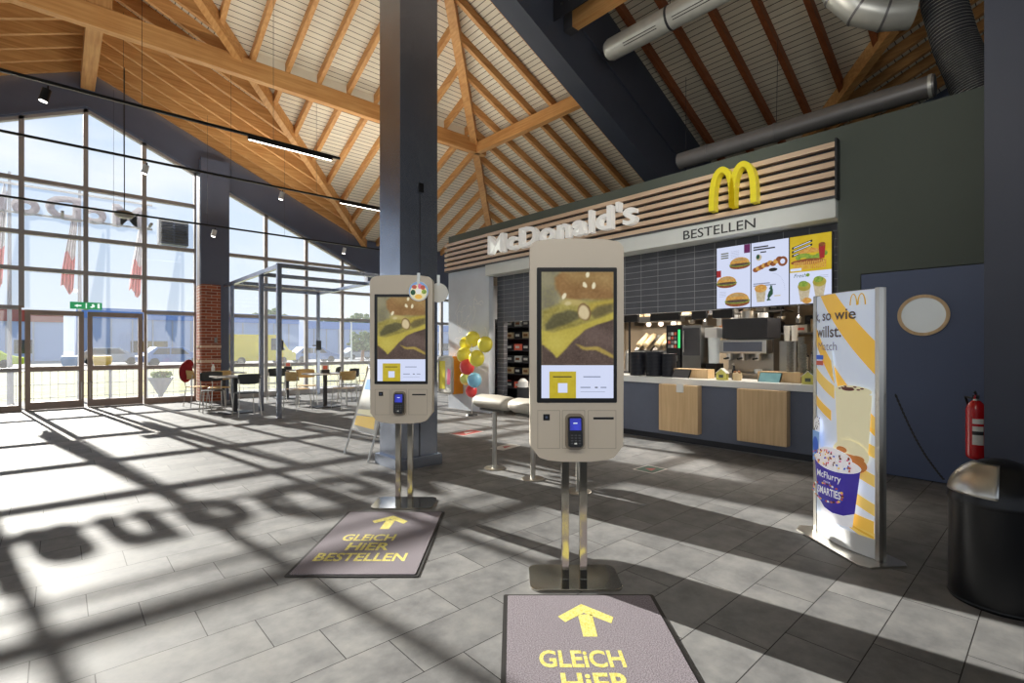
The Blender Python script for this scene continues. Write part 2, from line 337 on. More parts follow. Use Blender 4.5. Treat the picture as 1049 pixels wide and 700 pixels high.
    def build(s, name, parent=None, smooth=True, angle=35, loc=None, rot=None):
        bm = s.bm; bmesh.ops.recalc_face_normals(bm, faces=bm.faces)
        me = bpy.data.meshes.new(name); bm.to_mesh(me); bm.free()
        for m in s.mats: me.materials.append(m)
        if smooth:
            me.polygons.foreach_set('use_smooth', [True]*len(me.polygons)); me.set_sharp_from_angle(angle=math.radians(angle))
        o = bpy.data.objects.new(name, me); C.objects.link(o)
        if smooth and len(me.polygons) > 8: wnm = o.modifiers.new('w', 'WEIGHTED_NORMAL'); wnm.keep_sharp = True
        if parent: o.parent = parent
        if loc: o.location = loc
        if rot is not None: o.rotation_euler = (0, 0, rot)
        return o
class ART:
    """flat picture: layered polygons in the XZ plane facing -Y, in ONE mesh"""
    def __init__(s, y=0, step=.0006, fn=None, ix=None): s.mb = MB(); s.y = y; s.st = step; s.k = 0; s.fn = fn
    def poly(s, pts, m):
        s.k += 1; y = s.y - s.st*s.k
        if s.fn:
            # strips so that the picture follows a curved panel
            bm = bmesh.new(); f = bm.faces.new([bm.verts.new((px, y, pz)) for px, pz in pts])
            for i in range(-12, 13):
                bmesh.ops.bisect_plane(bm, geom=list(bm.verts)+list(bm.edges)+list(bm.faces), plane_co=(i*.025, 0, 0), plane_no=(1, 0, 0))
            bm.verts.ensure_lookup_table(); bm.verts.index_update()
            V = [s.fn(v.co) for v in bm.verts]; Fs = [tuple(v.index for v in f.verts) for f in bm.faces]; bm.free()
            s.mb.add(V, Fs, m)
        else: s.mb.add([(px, y, pz) for px, pz in pts], [tuple(range(len(pts)))], m)
    def rect(s, x0, x1, z0, z1, m): s.poly([(x0, z0), (x1, z0), (x1, z1), (x0, z1)], m)
    def ell(s, cx, cz, rx, rz, m, a0=0, a1=360, n=28, rot=0):
        q = math.radians(rot); pts = []
        for i in range(n if a1-a0 >= 360 else n+1):
            t = math.radians(a0 + (a1-a0)*i/n); x, z = rx*math.cos(t), rz*math.sin(t)
            pts.append((cx + x*math.cos(q) - z*math.sin(q), cz + x*math.sin(q) + z*math.cos(q)))
        s.poly(pts, m)
    def text(s, txt, x, z, size, m, **kw):
        s.k += 1; s.mb.text(txt, x, z, size, m, y=s.y - s.st*s.k, fn=(lambda p: s.fn(Vector(p))) if s.fn else None, **kw)
def rrect(x0, x1, z0, z1, r, n=6, r2=None):
    r2 = r if r2 is None else r2   # r: top corners, r2: bottom corners
    out = []
    for cx, cz, a, rr in ((x1, z1, 0, r), (x0, z1, 90, r), (x0, z0, 180, r2), (x1, z0, 270, r2)):
        sx = -1 if cx == x1 else 1; sz = -1 if cz == z1 else 1
        for i in range(n+1):
            t = math.radians(a + 90*i/n); out.append((cx + sx*rr + rr*math.cos(t), cz + sz*rr + rr*math.sin(t)))
    return out
def bez(p0, p1, p2, n=8):
    p0, p1, p2 = Vector(p0), Vector(p1), Vector(p2)
    return [p0*(1-t)**2 + p1*2*t*(1-t) + p2*t*t for t in [i/n for i in range(n+1)]]
def tag(o, label, cat, group=None, kind=None):
    o['label'] = label; o['category'] = cat
    if group: o['group'] = group
    if kind: o['kind'] = kind
    return o
def thing(name, label, cat, loc=(0, 0, 0), rot=0, group=None):
    o = bpy.data.objects.new(name, None); o.empty_display_size = .1; C.objects.link(o)
    o.location = loc; o.rotation_euler = (0, 0, rot); return tag(o, label, cat, group)
def struct(o): o['kind'] = 'structure'; return o
def copy_tree(o, parent=None):
    c = o.copy(); C.objects.link(c)
    if parent: c.parent = parent
    for ch in [x for x in C.objects if x.parent == o]: copy_tree(ch, c)
    return c
def dup(o, loc, rot, label, group=None):
    c = copy_tree(o); c.location = loc; c.rotation_euler = (0, 0, rot); c['label'] = label
    if group: c['group'] = group
    return c

# ================================================================== THE SHELL
FYP = 14.6                       # facade plane
K = .44
def zM(y): return 10.88 - K*y    # slope falling towards the glazed front
def zR(x): return 9.91 - K*x     # slope falling towards the service side
def zD(x): return 7.58 - K*x if x > .48 else 7.58 - K*(.96 - x)   # gable over the glazed front
XL, XRW, YB = -11.4, 12.4, -9.0
m = MB(); m.box(XL-.2, XRW+.2, YB-.2, FYP+.1, -.25, 0, 'floor'); struct(m.build('floor', smooth=False))
# ceiling boards (0.17 above the rafter undersides), 0.06 thick
T0, T1 = .17, .26
m = MB()
def slab(pts, zf, mt):
    n = len(pts)
    v = [(x, y, zf(x, y)+T0) for x, y in pts] + [(x, y, zf(x, y)+T1) for x, y in pts]
    m.add(v, [tuple(range(n)), tuple(reversed(range(n, 2*n)))] + [(i, (i+1) % n, (i+1) % n+n, i+n) for i in range(n)], mt)
yr = (10.88 - (9.91 - K*.48))/K      # where the main ridge starts (y)
vy = (10.88 - 7.37)/K                # where the gable ridge meets the main slope
E = .1
yE = FYP + E
slab([(XRW+E, XRW+2.2+E), (9.7+.0, yE), (7.1, yE), (.48, vy), (-6.14, yE), (-11.44-E, yE), (-11.44-E, XRW+2.2+E), (.48, yr)], lambda x, y: zM(y), 'boards_y') if False else None
slab([(7.1, FYP), (.48, vy), (-6.14, FYP), (-11.44, FYP), (.48, yr), (12.4, FYP)], lambda x, y: zM(y), 'boards_y')
# right slope, with the second gable whose valley runs back along x - y = 7.3
DYR = -1.5
def zE(y): return 6.70 - K*y if y > DYR else 6.70 - K*(2*DYR - y)
vx2 = (9.91 - zE(DYR))/K
slab([(.48, yr), (.48, YB), (12.4, YB), (12.4, 2*DYR-5.1), (vx2, DYR), (12.4, 5.1), (12.4, FYP)], lambda x, y: zR(x), 'boards_x')
slab([(vx2, DYR), (12.4, DYR), (12.4, 5.1)], lambda x, y: zE(y), 'boards_y')
slab([(vx2, DYR), (12.4, 2*DYR-5.1), (12.4, DYR)], lambda x, y: zE(y), 'boards_y')
slab([(.48, yr), (-11.44, FYP), (-11.44, YB), (.48, YB)], lambda x, y: zR(.96-x), 'boards_x')
slab([(.48, vy), (7.1, FYP), (.48, FYP)], lambda x, y: zD(x)+.1, 'boards_x')
slab([(.48, vy), (.48, FYP), (-6.14, FYP)], lambda x, y: zD(x-1e-6)+.1, 'boards_x')
ceil = struct(m.build('ceiling', smooth=False))
# rafters, parts of the ceiling
def rafter(x0, y0, x1, y1, zf, w=.08, along='y', T=.172, dark=False):
    b = MB(); h = w/2
    if along == 'y':
        v = [(x0-h, y0), (x0+h, y0), (x0+h, y1), (x0-h, y1)]; mt = 'wood_y'
    else:
        v = [(x0, y0-h), (x1, y0-h), (x1, y0+h), (x0, y0+h)]; mt = 'wood_x_shaded' if dark else 'wood_x'
    b.hexa([(x, y, zf(x, y)) for x, y in v] + [(x, y, zf(x, y)+T) for x, y in v], mt)
    return b.build('rafter', ceil, smooth=False)
x = .2
for i in range(-10, 21):
    x = 2.62 + .6*i
    top = (x + 2.2) if x > .48 else (yr if x < .48 and x > -.5 else 2.2 + (.96-x))
    bot = FYP - .02
    if -6.14 < x < 7.1: bot = (x + 7.5) if x > .48 else (8.46 - x)
    if x < -2: continue
    if bot > FYP-.02: bot = FYP-.02
    if top < bot - .1: rafter(x, max(top, 2.7)+.05, x, bot, lambda a, b: zM(b))
for i in range(0, 24):
    y = 13.4 - .605*i
    xt = (y - 2.2) if y > 2.68 else .48
    xb = XRW
    if y < 5.1: xb = min(XRW, y + 7.3)
    if y < -1: continue
    if 5.15 < y < 5.6: continue
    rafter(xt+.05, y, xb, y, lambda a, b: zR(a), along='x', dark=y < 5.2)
for i in range(11):
    y = 14.28 - .575*i
    xr_ = y - 7.5
    if xr_ > .7: rafter(.56, y, xr_-.03, y, lambda a, b: zD(a), along='x', T=.272, w=.075)
    xl_ = 8.46 - y
    if xl_ < .2: rafter(xl_+.03, y, .40, y, lambda a, b: zD(a), along='x', T=.272, w=.075)
for i in range(8):
    x = 9.3 + .5*i
    if x > 12.2: break
    rafter(x, DYR+.1, x, x - 7.3 - .05, lambda a, b: zE(b), along='y')
# white blocking boards between the rafters over the purlins
m = MB()
for i in range(-4, 10):
    x = 2.62 + .6*i
    if 2.5 < x < 7.3: m.box(x+.05, x+.55, 9.862, 9.88, 6.535, zM(9.9)+T0, 'boards_z')
m.build('blocking', ceil, smooth=False)
# big beams
def slopebeam(name, p0, p1, w, h, mt, label, cat, up=.0):
    """beam between two underside points"""
    p0, p1 = Vector(p0), Vector(p1); t = (p1-p0); s = Vector((-t.y, t.x, 0)).normalized()*(w/2); u = Vector((0, 0, h))
    b = MB(); b.hexa([p0-s, p0+s, p1+s, p1-s, p0-s+u, p0+s+u, p1+s+u, p1-s+u], mt)
    return tag(b.build(name, smooth=False), label, cat)
slopebeam('hip_beam', (.5+.1, 2.8, zM(2.8)-.14), (12.35, 14.55, zM(14.55)-.14), .17, .3, 'wood_y', 'pale glued timber hip beam running down behind the slatted sign corner', 'beam')
slopebeam('valley_beam', (.5, 8.0, zM(8.0)-.10), (7.05, 14.55, zM(14.55)-.10), .13, .26, 'wood_y', 'diagonal timber valley beam between the striped ceiling and the gable rafters', 'beam')
slopebeam('valley_beam', (.46, 8.0, zM(8.0)-.10), (-6.0, 14.46, zM(14.46)-.10), .13, .26, 'wood_y', 'valley beam left of the gable ridge, mirrored to the diagonal one', 'beam')
slopebeam('valley_beam', (vx2, DYR, zE(DYR)-.1), (12.35, 5.05, zE(5.05)-.1), .13, .26, 'wood_y', 'dark brown valley beam beside the ribbed flexible duct', 'beam')
m = MB(); m.box(-7.5, 8.05, 9.86, 10.0, 6.20, 6.53, 'wood_x')
tag(m.build('roof_purlin', smooth=False), 'long horizontal timber purlin crossing the ceiling behind the steel column', 'beam')
m = MB(); m.box(7.74, 7.88, 5.56, 9.95, 6.20, 6.46, 'wood_y')
tag(m.build('roof_purlin', smooth=False), 'short bright timber purlin between the hip beam and the dark girder', 'beam')
b_ = thing('tie_beam', 'timber beam ending in a grey steel shoe on the dark girder', 'beam', (5.87, 5.19, 6.22))
m = MB(); m.box(-.07, .07, -4.2, -.12, 0, .24, 'wood_y'); m.build('timber', b_, smooth=False)
m = MB(); m.box(-.08, .08, -.16, -.0, -.01, .25, 'darkgrey'); m.build('steel_shoe', b_, smooth=False)
m = MB(); m.box(-.32, -.30, -.9, -.0, .05, .75, 'dark')
for i in range(4): m.box(-.335, -.32, -.2-.15*i, -.16-.15*i, .2, .24, 'steel_dull')
m.build('knee_plate', b_, smooth=False)
m = MB(); m.box(.36, .60, 10.0, FYP-.05, 7.02, 7.40, 'wood_y')
tag(m.build('ridge_beam', smooth=False), 'short ridge beam between the gable rafters, pale underside', 'beam')
m = MB(); m.box(.30, .62, 9.88, 10.0, 6.535, 7.36, 'wood_z')
tag(m.build('king_post', smooth=False), 'upright timber post standing on the long purlin under the gable ridge', 'post')
# dark steel girder over the big column
m = MB(); y0, y1 = 5.2, 5.55
v = [(x, y) for x, y in ((2.7, y0), (12.4, y0), (12.4, y1), (2.7, y1))]
def zg(x): return zR(x) - 1.55
m.hexa([(x, y, zg(x)) for x, y in v] + [(x, y, zR(x)+.16) for x, y in v], 'girder')
m.box(2.7, 12.3, 5.17, 5.2, 0, .02, 'girder', Matrix(((1, 0, 0, 0), (0, 1, 0, 0), (-K, 0, 1, 9.91-.75), (0, 0, 0, 1))))
tag(m.build('roof_girder', smooth=False), 'deep blue-grey painted girder sloping down across the ceiling', 'girder')
# main steel column
c_ = thing('steel_column', 'thick blue-grey box column standing behind the smaller kiosk', 'column', (2.97, 5.04, 0))
m = MB(); m.box(-.24, .24, -.23, .23, .11, 8.6, 'steel_blue', bev=.004); m.build('shaft', c_)
m = MB(); m.box(-.28, .28, -.27, .27, 0, .12, 'steel_blue', bev=.006); m.build('plinth', c_)
m = MB(); m.box(.0, .01, -.236, -.23, .12, 3.05, 'dark'); m.box(-.02, .04, -.26, -.23, 3.05, 3.15, 'black'); m.build('cable_conduit', c_)
# ---- glazed front
MUL = [-7.4, -6.2, -5.0, -3.85, -2.7, -1.65, -.57, .45, 1.50, 2.55]
MUR = [3.22, 4.18, 5.26, 6.32, 7.5, 8.7, 9.9, 11.1, 12.3]
ZT = [.86, 2.16, 2.98, 3.74]
def zglass(x): return 6.62 - .45*abs(x-.47)
def window(n, x0, x1, zb=.0):
    fr = MB(); gl = MB(); yy0, yy1 = FYP-.06, FYP+.06; w = .042
    zt0, zt1 = max(zglass(x0), 3.3), max(zglass(x1), 3.3)
    mt = 'alu_frame'
    lo = 'door_frame' if x1 <= 2.6 else 'alu_frame'
    for xx, side in ((x0, 1), (x1, -1)):
        zt = max(zglass(xx), 3.3)
        a, b2 = (xx, xx+w*side) if side > 0 else (xx-w, xx)
        fr.box(a, b2, yy0, yy1, 2.2, zt, mt); fr.box(a, b2, yy0, yy1, zb, 2.2, lo)
    zs = [z for z in ZT if z > zb+.2] + ([4.85] if min(zt0, zt1) > 5.1 else [])
    for z in zs:
        if z < max(zt0, zt1)-.1: fr.box(x0+w, x1-w, yy0, yy1, z-.042, z+.042, mt)
    if zb < .1: fr.box(x0+w, x1-w, yy0, yy1, .0, .13, lo)
    ap = [(x0, zt0)] + ([(.47, zglass(.47))] if x0 < .47 < x1 else []) + [(x1, zt1)]
    for (xa, za), (xb, zb_) in zip(ap, ap[1:]):
        fr.prism([(xa, za-.07), (xb, zb_-.07), (xb, zb_), (xa, za)], yy0, yy1, mt)
    gl.prism([(x0, max(zb, .02)), (x1, max(zb, .02))] + [(a, z-.02) for a, z in reversed(ap)], FYP-.006, FYP+.006, 'glass')
    o = struct(fr.build('window_%d' % n, smooth=False)); g = gl.build('pane', o, smooth=False)
    return o
n = 1
for a, b in zip(MUL, MUL[1:]):
    if abs(a+.57) < .01 or abs(a-.45) < .01: window(n, a, b, 2.16)
    else: window(n, a, b)
    n += 1
for a, b in zip(MUR, MUR[1:]): window(n, a, b); n += 1
def door(n, x0, x1, hinge_left):
    fr = MB(); w = .085
    for a, b in ((x0+.03, x0+.03+w), (x1-.03-w, x1-.03)): fr.box(a, b, FYP-.05, FYP+.05, .01, 2.12, 'door_frame')
    for a, b in ((.01, .17), (.82, .92), (2.02, 2.12)): fr.box(x0+.03+w, x1-.03-w, FYP-.05, FYP+.05, a, b, 'door_frame')
    o = struct(fr.build('door_%d' % n, smooth=False))
    gl = MB(); gl.box(x0+.1, x1-.1, FYP-.006, FYP+.006, .15, 2.05, 'glass'); gl.build('door_pane', o, smooth=False)
    h = MB(); hx = x1-.07 if hinge_left else x0+.07
    h.tube([(hx, FYP-.05, .18), (hx, FYP-.11, .2), (hx, FYP-.11, .55), (hx, FYP-.05, .57)], .014, 'steel', 10); h.build('door_handle', o)
door(1, -.55, .45, True); door(2, .45, 1.5, False)
# gable wall band above the glass
m = MB()
xs = [-11.44, -6.14, .47, 7.1, 12.4]
for xa, xb in zip(xs, xs[1:]):
    def top(x): return max(zM(FYP), zD(x)) + T0 if -6.2 < x < 7.2 else zM(FYP)+T0
    def bot(x): return max(zglass(x), 3.3)
    if xb > 7.1+.1 or xa < -6.2:
        m.prism([(xa, 3.3), (xb, 3.3), (xb, top(xb)), (xa, top(xa))], FYP-.12, FYP+.12, 'band')
    else:
        xm = 7.84 if xb > 5 else -6.9
        ks = sorted({xa, xb})
        m.prism([(xa, bot(xa)), (xb, bot(xb)), (xb, top(xb)), (xa, top(xa))], FYP-.12, FYP+.12, 'band')
m.box(-11.44, -7.4, FYP-.12, FYP+.12, 0, 3.35, 'band')
m.box(12.28, 12.5, FYP-.12, FYP+.12, 0, 3.35, 'band')
struct(m.build('wall_front', smooth=False))
# trim strip along the gable (two lines like in the photo)
m = MB()
for s in (-1, 1):
    xa, xb = .47, .47 + s*6.4
    m.prism([(xa, 6.64), (xb, 6.64-.45*6.4), (xb, 6.70-.45*6.4), (xa, 6.70)], FYP-.15, FYP-.12, 'band')
struct(m.build('trim_1', smooth=False))
# brick pier with painted steel above
p_ = thing('brick_pier', 'red brick pier with dark steel column on top, between the glazed bays', 'pillar', (2.88, FYP-.2, 0))
m = MB(); m.box(-.29, .12, -.28, .34, 0, 2.88, 'brick'); m.box(-.30, .13, -.29, .35, .95, 1.02, 'slat'); m.box(-.30, .13, -.29, .35, 1.32, 1.38, 'slat'); m.build('brickwork', p_, smooth=False)
m = MB(); m.box(-.29, .33, -.2, .3, 2.88, 6.0, 'band'); m.box(.12, .33, -.2, .3, 0, 2.88, 'band'); m.build('steel_column_casing', p_, smooth=False)
m = MB(); m.box(-.02, .04, -.31, -.28, 1.45, 1.58, 'steel_dull'); m.build('switch_box', p_, smooth=False)
# other walls (beyond the photo), with window bands to let the day in
m = MB()
for (a, b) in ((-11.6, 12.6),):
    m.box(a, b, YB-.2, YB, 0, .5, 'band'); m.box(a, b, YB-.2, YB, 3.6, 10.3, 'band')
for i in range(9): m.box(-11.6+i*3.0, -11.3+i*3.0, YB-.2, YB, .5, 3.6, 'band')
struct(m.build('wall_back', smooth=False))
m = MB(); m.box(XL-.2, XL, YB, FYP+.1, 0, .3, 'band'); m.box(XL-.2, XL, YB, FYP+.1, 4.2, 5.1, 'band')
for i in range(9): m.box(XL-.2, XL, YB+i*2.92, YB+.2+i*2.92, .3, 4.2, 'band')
struct(m.build('wall_left', smooth=False))
m = MB(); m.box(XRW, XRW+.2, YB, FYP+.1, 0, 7.9, 'band'); struct(m.build('wall_right', smooth=False))

# ================================================================== SERVICE BLOCK (x = 6.4)
WX = 6.4
m = MB()   # dark green wall with the top parapet
m.box(WX, WX+.2, 1.47, 1.68, 0, 3.77, 'green')
m.box(WX, WX+.2, -4, 1.47, 2.12, 3.77, 'green')
m.box(WX, WX+.2, -4, .42, 0, 2.12, 'green')
m.box(WX, WX+.2, 1.68, 9.15, 2.98, 3.77, 'green')
m.box(WX+.2, 12.39, -4, 9.15, 3.67, 3.77, 'green')
struct(m.build('wall_service', smooth=False))
m = MB(); m.box(WX, WX+.12, 7.75, 9.15, 0, 2.98, 'panel_grey'); m.box(WX+.12, 12.39, 9.03, 9.15, 0, 3.67, 'panel_grey')
mb2 = m
wl = struct(mb2.build('wall_service_end', smooth=False))
a = ART(y=0); random.seed(3)
for k in range(26):
    cx, cz = random.uniform(-.55, .55), random.uniform(1.15, 2.3)
    pts = [(cx, cz)]; an = random.uniform(0, 6.28)
    for j in range(6):
        an += random.uniform(-1.1, 1.3); pts.append((pts[-1][0]+.05*math.cos(an), pts[-1][1]+.06*math.sin(an)))
    for p, q in zip(pts, pts[1:]):
        d = Vector((q[0]-p[0], q[1]-p[1])); n_ = Vector((-d.y, d.x)).normalized()*.006
        a.poly([(p[0]-n_.x, p[1]-n_.y), (q[0]-n_.x, q[1]-n_.y), (q[0]+n_.x, q[1]+n_.y), (p[0]+n_.x, p[1]+n_.y)], 'white')
        a.k = 1
o = a.mb.build('chalk_scribbles', wl, smooth=False); o.location = (WX-.001, 8.42, 0); o.rotation_euler = (0, 0, -PI/2)
# steel door (door_3) with porthole
m = MB(); m.box(WX-.015, WX+.06, .43, 1.46, .01, 2.11, 'blue_door', bev=.003); d3 = struct(m.build('door_3', smooth=False))
T = Matrix.Translation((WX-.015, .94, 1.65)) @ Matrix.Rotation(-PI/2, 4, 'Y')
m = MB(); m.lathe([(.175, 0), (.205, 0), (.205, .022), (.175, .022), (.175, 0)], 'oak', (0, 0), 48, T); m.build('porthole_ring', d3)
m = MB(); m.lathe([(0, .006), (.176, .006), (.176, .0), (0, 0)], 'glass_grey', (0, 0), 48, T); m.build('porthole_pane', d3)
m = MB(); m.box(WX-.05, WX-.015, 1.30, 1.33, 1.0, 1.03, 'steel'); m.box(WX-.06, WX-.045, 1.24, 1.34, 1.0, 1.025, 'steel'); m.build('door_handle', d3, smooth=False)
# skirting, tile wall, kitchen shell
m = MB(); m.box(WX+.22, WX+.3, 1.72, 7.75, 1.84, 2.76, 'tile'); m.box(WX+.22, WX+.32, 7.55, 7.75, 0, 1.84, 'tile')
struct(m.build('wall_tiled', smooth=False))
m = MB(); m.box(9.6, 9.7, 1.5, 9.0, 0, 3.6, 'beige_wall'); m.box(WX+.2, 9.6, 1.5, 1.6, 0, 3.6, 'beige_wall'); m.box(WX+.33, 9.6, 1.6, 9.0, 2.78, 2.84, 'beige_wall')
struct(m.build('wall_kitchen', smooth=False))
m = MB(); m.box(WX+.2, 9.6, 1.6, 9.0, 0.0, .01, 'kfloor'); struct(m.build('floor_kitchen', smooth=False))
for i, (x, y) in enumerate([(7.7, 2.6), (7.7, 4.2), (7.7, 6.0), (8.8, 3.4), (8.8, 5.2)]):
    m = MB(); m.box(x-.28, x+.28, y-.28, y+.28, 2.755, 2.779, 'lamp_warm')
    tag(m.build('ceiling_light', smooth=False), 'square ceiling light above the kitchen work area', 'lamp', 'kitchen ceiling lights')
# fascia with slats
f_ = thing('sign_fascia', 'long slatted wood fascia above the serving counter', 'fascia', (WX, 5.4, 2.76))
m = MB(); m.box(-.04, 0, -3.72, 3.75, .22, .84, 'dark'); m.build('backboard', f_, smooth=False)
m = MB()
for k in range(6): m.box(-.11, -.04, -3.72, 3.75, .235+k*.106, .235+k*.106+.062, 'slat', bev=.006)
m.build('slats', f_)
m = MB(); m.box(-.12, .0, -3.74, -3.72, .2, .86, 'dark'); m.box(-.12, 0, -3.72, 3.75, .21, .232, 'darkgrey'); m.build('edge_trim', f_, smooth=False)
m = MB(); m.box(-.09, .34, -3.72, 2.35, 0, .21, 'band_white'); o = m.build('sign_band', f_, smooth=False)
TS = Matrix.Rotation(-PI/2, 4, 'Z')
m = MB(); m.text('BESTELLEN', 0, 0, .125, 'ink', depth=.006, width=.95, T=Matrix.Translation((-.093, -1.92, .035)) @ TS); m.build('band_lettering', f_)
s_ = thing('sign_letters', 'row of thick white raised letters on the slatted fascia', 'sign', (WX-.169, 7.52, 3.14))
# individual letters laid out by hand
LT = "McDonald's"
cu = bpy.data.curves.new('t', 'FONT'); cu.size = 1
def adv(st):
    cu.body = st; o = bpy.data.objects.new('t', cu); C.objects.link(o); bpy.context.view_layer.update()
    dg = bpy.context.evaluated_depsgraph_get(); me = o.evaluated_get(dg).to_mesh(); r = (min(v.co.x for v in me.vertices), max(v.co.x for v in me.vertices)); o.evaluated_get(dg).to_mesh_clear(); bpy.data.objects.remove(o); return r
tot = adv(LT); W = 3.36; kx = W/(tot[1]-tot[0])
for i, ch in enumerate(LT):
    e = adv(LT[:i+1])[1]; own = adv(ch); w = own[1]-own[0]
    m = MB(); x0 = (e - w - tot[0])*kx
    m.text(ch, x0, 0, .36, 'letter', depth=.11, width=w*kx, bold=.018, T=TS)
    m.build('letter', s_)
bpy.data.curves.remove(cu)
# golden arches
m = MB(); pts = []
def arch(cx):
    out = []
    for i in range(25):
        t = PI*i/24; out.append((cx + .135*math.cos(t), .0 + .43*math.sin(t)**.8))
    return out
for cx in (-.13, .13):
    outer = [(cx + .165*math.cos(PI*i/24), .53*math.sin(PI*i/24)**.62) for i in range(25)]
    inner = [(cx + .095*math.cos(PI*i/24), .46*math.sin(PI*i/24)**.68) for i in range(25)]
    for i in range(24):
        q = [outer[i], outer[i+1], inner[i+1], inner[i]]
        m.prism([(a_, b_2) for a_, b_2 in q], -.12, 0, 'yellow', TS)
tag(m.build('arch_emblem', loc=(WX-.112, 2.76, 3.07)), 'yellow double arch emblem mounted on the slatted fascia', 'sign')

# counter
k_ = thing('counter', 'serving counter with white worktop and dark blue-grey front', 'counter', (WX, 3.7, 0))
m = MB(); m.box(-.08, .58, -1.98, 1.9, .82, .90, 'counter_top', bev=.004); m.build('worktop', k_)
m = MB(); m.box(-.04, .52, -1.96, 1.88, .10, .82, 'counter_front'); m.build('front_panel', k_, smooth=False)
m = MB(); m.box(.02, .5, -1.96, 1.88, 0, .10, 'dark'); m.box(.0, .02, -1.96, 1.88, 0, .012, 'steel_dull'); m.build('toe_kick', k_, smooth=False)
for y0, y1 in ((3.24, 3.82), (2.15, 2.73)):
    m = MB(); m.box(-.16, -.042, y0-3.7, y1-3.7, .17, .82, 'oak', bev=.02); m.build('oak_panel', k_)
m = MB(); m.box(-.175, -.16, -.26, -.16, .72, .84, 'paper'); m.build('paper_notice', k_, smooth=False)
for y in (3.55,):
    pass
# menu screens
def screen(y1, idx, label):
    w, h = .452, .82
    s = thing('menu_screen', label, 'screen', (WX+.14, y1, 1.84), -PI/2, 'menu screens above the counter')
    b = MB(); b.box(0, w, 0, .07, 0, h, 'black'); b.build('housing', s, smooth=False)
    a = ART(y=-.0005)
    if idx == 0:
        a.rect(.006, w-.006, .006, h-.006, 'a_white')
        def burger(cx, cz, r):
            a.ell(cx, cz-.25*r, r*1.05, .36*r, 'a_brown'); a.ell(cx, cz-.12*r, r*1.1, .22*r, 'a_lettuce'); a.ell(cx, cz-.02*r, r*1.02, .2*r, 'a_cheese'); a.ell(cx, cz-.12*r, r*.98, .14*r, 'a_patty'); a.ell(cx, cz, r, .62*r, 'a_fry', 0, 180)
            a.ell(cx, cz+.12*r, r*.8, .42*r, 'a_bunlight', 20, 160)
        burger(.31, .58, .125); burger(.14, .35, .125); burger(.28, .11, .15)
        a.rect(.37, .446, .7, .81, 'a_purple'); a.rect(.01, .07, .42, .51, 'a_red')
        for i in range(3): a.rect(.07, .17, .72-.03*i, .735-.03*i, 'a_pickle')
        for i in range(5): a.rect(.2, .31, .74-.02*i, .743-.02*i, 'a_line')
        for i in range(4): a.rect(.05, .14, .22-.02*i, .223-.02*i, 'a_line')
    elif idx == 1:
        a.rect(.006, w-.006, .006, h-.006, 'a_white')
        for i, L_ in enumerate((.18, .26)): a.rect(.03, .03+L_, .745-.03*i, .762-.03*i, 'a_black')
        for i, L_ in enumerate((.2, .27)): a.rect(.03, .03+L_, .285-.025*i, .298-.025*i, 'a_line')
        random.seed(5)
        for i in range(9): a.ell(.06+.035*i, .46+.012*i+random.uniform(-.01, .02), .036, .03, 'a_fry' if i % 2 else 'a_brown')
        a.ell(.38, .54, .055, .06, 'a_brown'); a.ell(.38, .54, .028, .032, 'a_white'); a.ell(.27, .45, .05, .022, 'a_black')
        a.ell(.1, .62, .035, .04, 'a_onion'); a.ell(.09, .63, .02, .03, 'a_green'); a.rect(.12, .19, .675, .69, 'a_black')
        a.poly([(.08, .06), (.17, .06), (.19, .22), (.06, .22)], 'a_onion'); a.ell(.125, .23, .075, .05, 'a_fry')
        # bounding kangaroo silhouette
        a.poly([(.2, .07), (.25, .075), (.235, .09), (.225, .1), (.245, .12), (.27, .15), (.27, .2), (.262, .225), (.262, .27), (.25, .245), (.243, .272), (.236, .235), (.222, .215), (.24, .205), (.222, .18), (.205, .13), (.212, .1), (.195, .08)], 'a_green')
        for i in range(16):
            t = i/15*1.5; a.ell(.27+.14*math.sin(t), .18+.22*math.cos(t), .003, .003, 'a_line', n=8)
        a.rect(.29, .36, .12, .128, 'a_gold')
    else:
        a.rect(.006, w-.006, .006, h*.47, 'a_white'); a.rect(.006, w-.006, h*.47, h-.006, 'a_gold')
        for i in range(3):
            z = .70-.045*i; a.poly([(.03, z-.04), (.25, z+.03), (.25, z+.055), (.03, z-.012)], 'a_black'); a.poly([(.05, z-.025), (.23, z+.03), (.23, z+.04), (.05, z-.015)], 'a_white')
        for i in range(9): a.ell(.1+.035*i, .56+.02*math.sin(i), .03, .03, 'a_lettuce')
        a.ell(.22, .6, .12, .06, 'a_fry', 0, 180); a.ell(.2, .5, .18, .035, 'a_brown')
        random.seed(9)
        for i in range(16):
            x_ = .05+.022*i; a.poly([(x_, .41), (x_+.014, .41), (x_+.02, .5+.02*random.random()), (x_+.004, .5)], 'a_fry')
        a.poly([(.33, .52), (.38, .52), (.39, .67), (.32, .67)], 'a_red'); a.ell(.355, .68, .035, .025, 'a_brown')
        a.rect(.02, .14, .4, .43, 'a_white')
        for cx, cz in ((.17, .13), (.33, .17)):
            a.poly([(cx-.04, cz-.1), (cx+.04, cz-.1), (cx+.065, cz+.06), (cx-.065, cz+.06)], 'a_onion'); a.ell(cx, cz+.08, .07, .055, 'a_cheese'); a.ell(cx-.01, cz+.11, .05, .035, 'a_lettuce')
        a.ell(.2, .04, .05, .035, 'a_fry'); a.text('Fresh', .06, .32, .045, 'a_green', shear=.3)
        a.ell(.21, .34, .02, .02, 'a_lettuce'); a.rect(.33, .42, .32, .323, 'a_line'); a.rect(.33, .42, .30, .303, 'a_line')
    a.mb.build('display', s, smooth=False)
screen(3.13, 0, 'menu screen on the left with three burgers on white')
screen(2.678, 1, 'middle menu screen with snacks and a dark green kangaroo')
screen(2.226, 2, 'menu screen on the right, yellow upper half with fries')
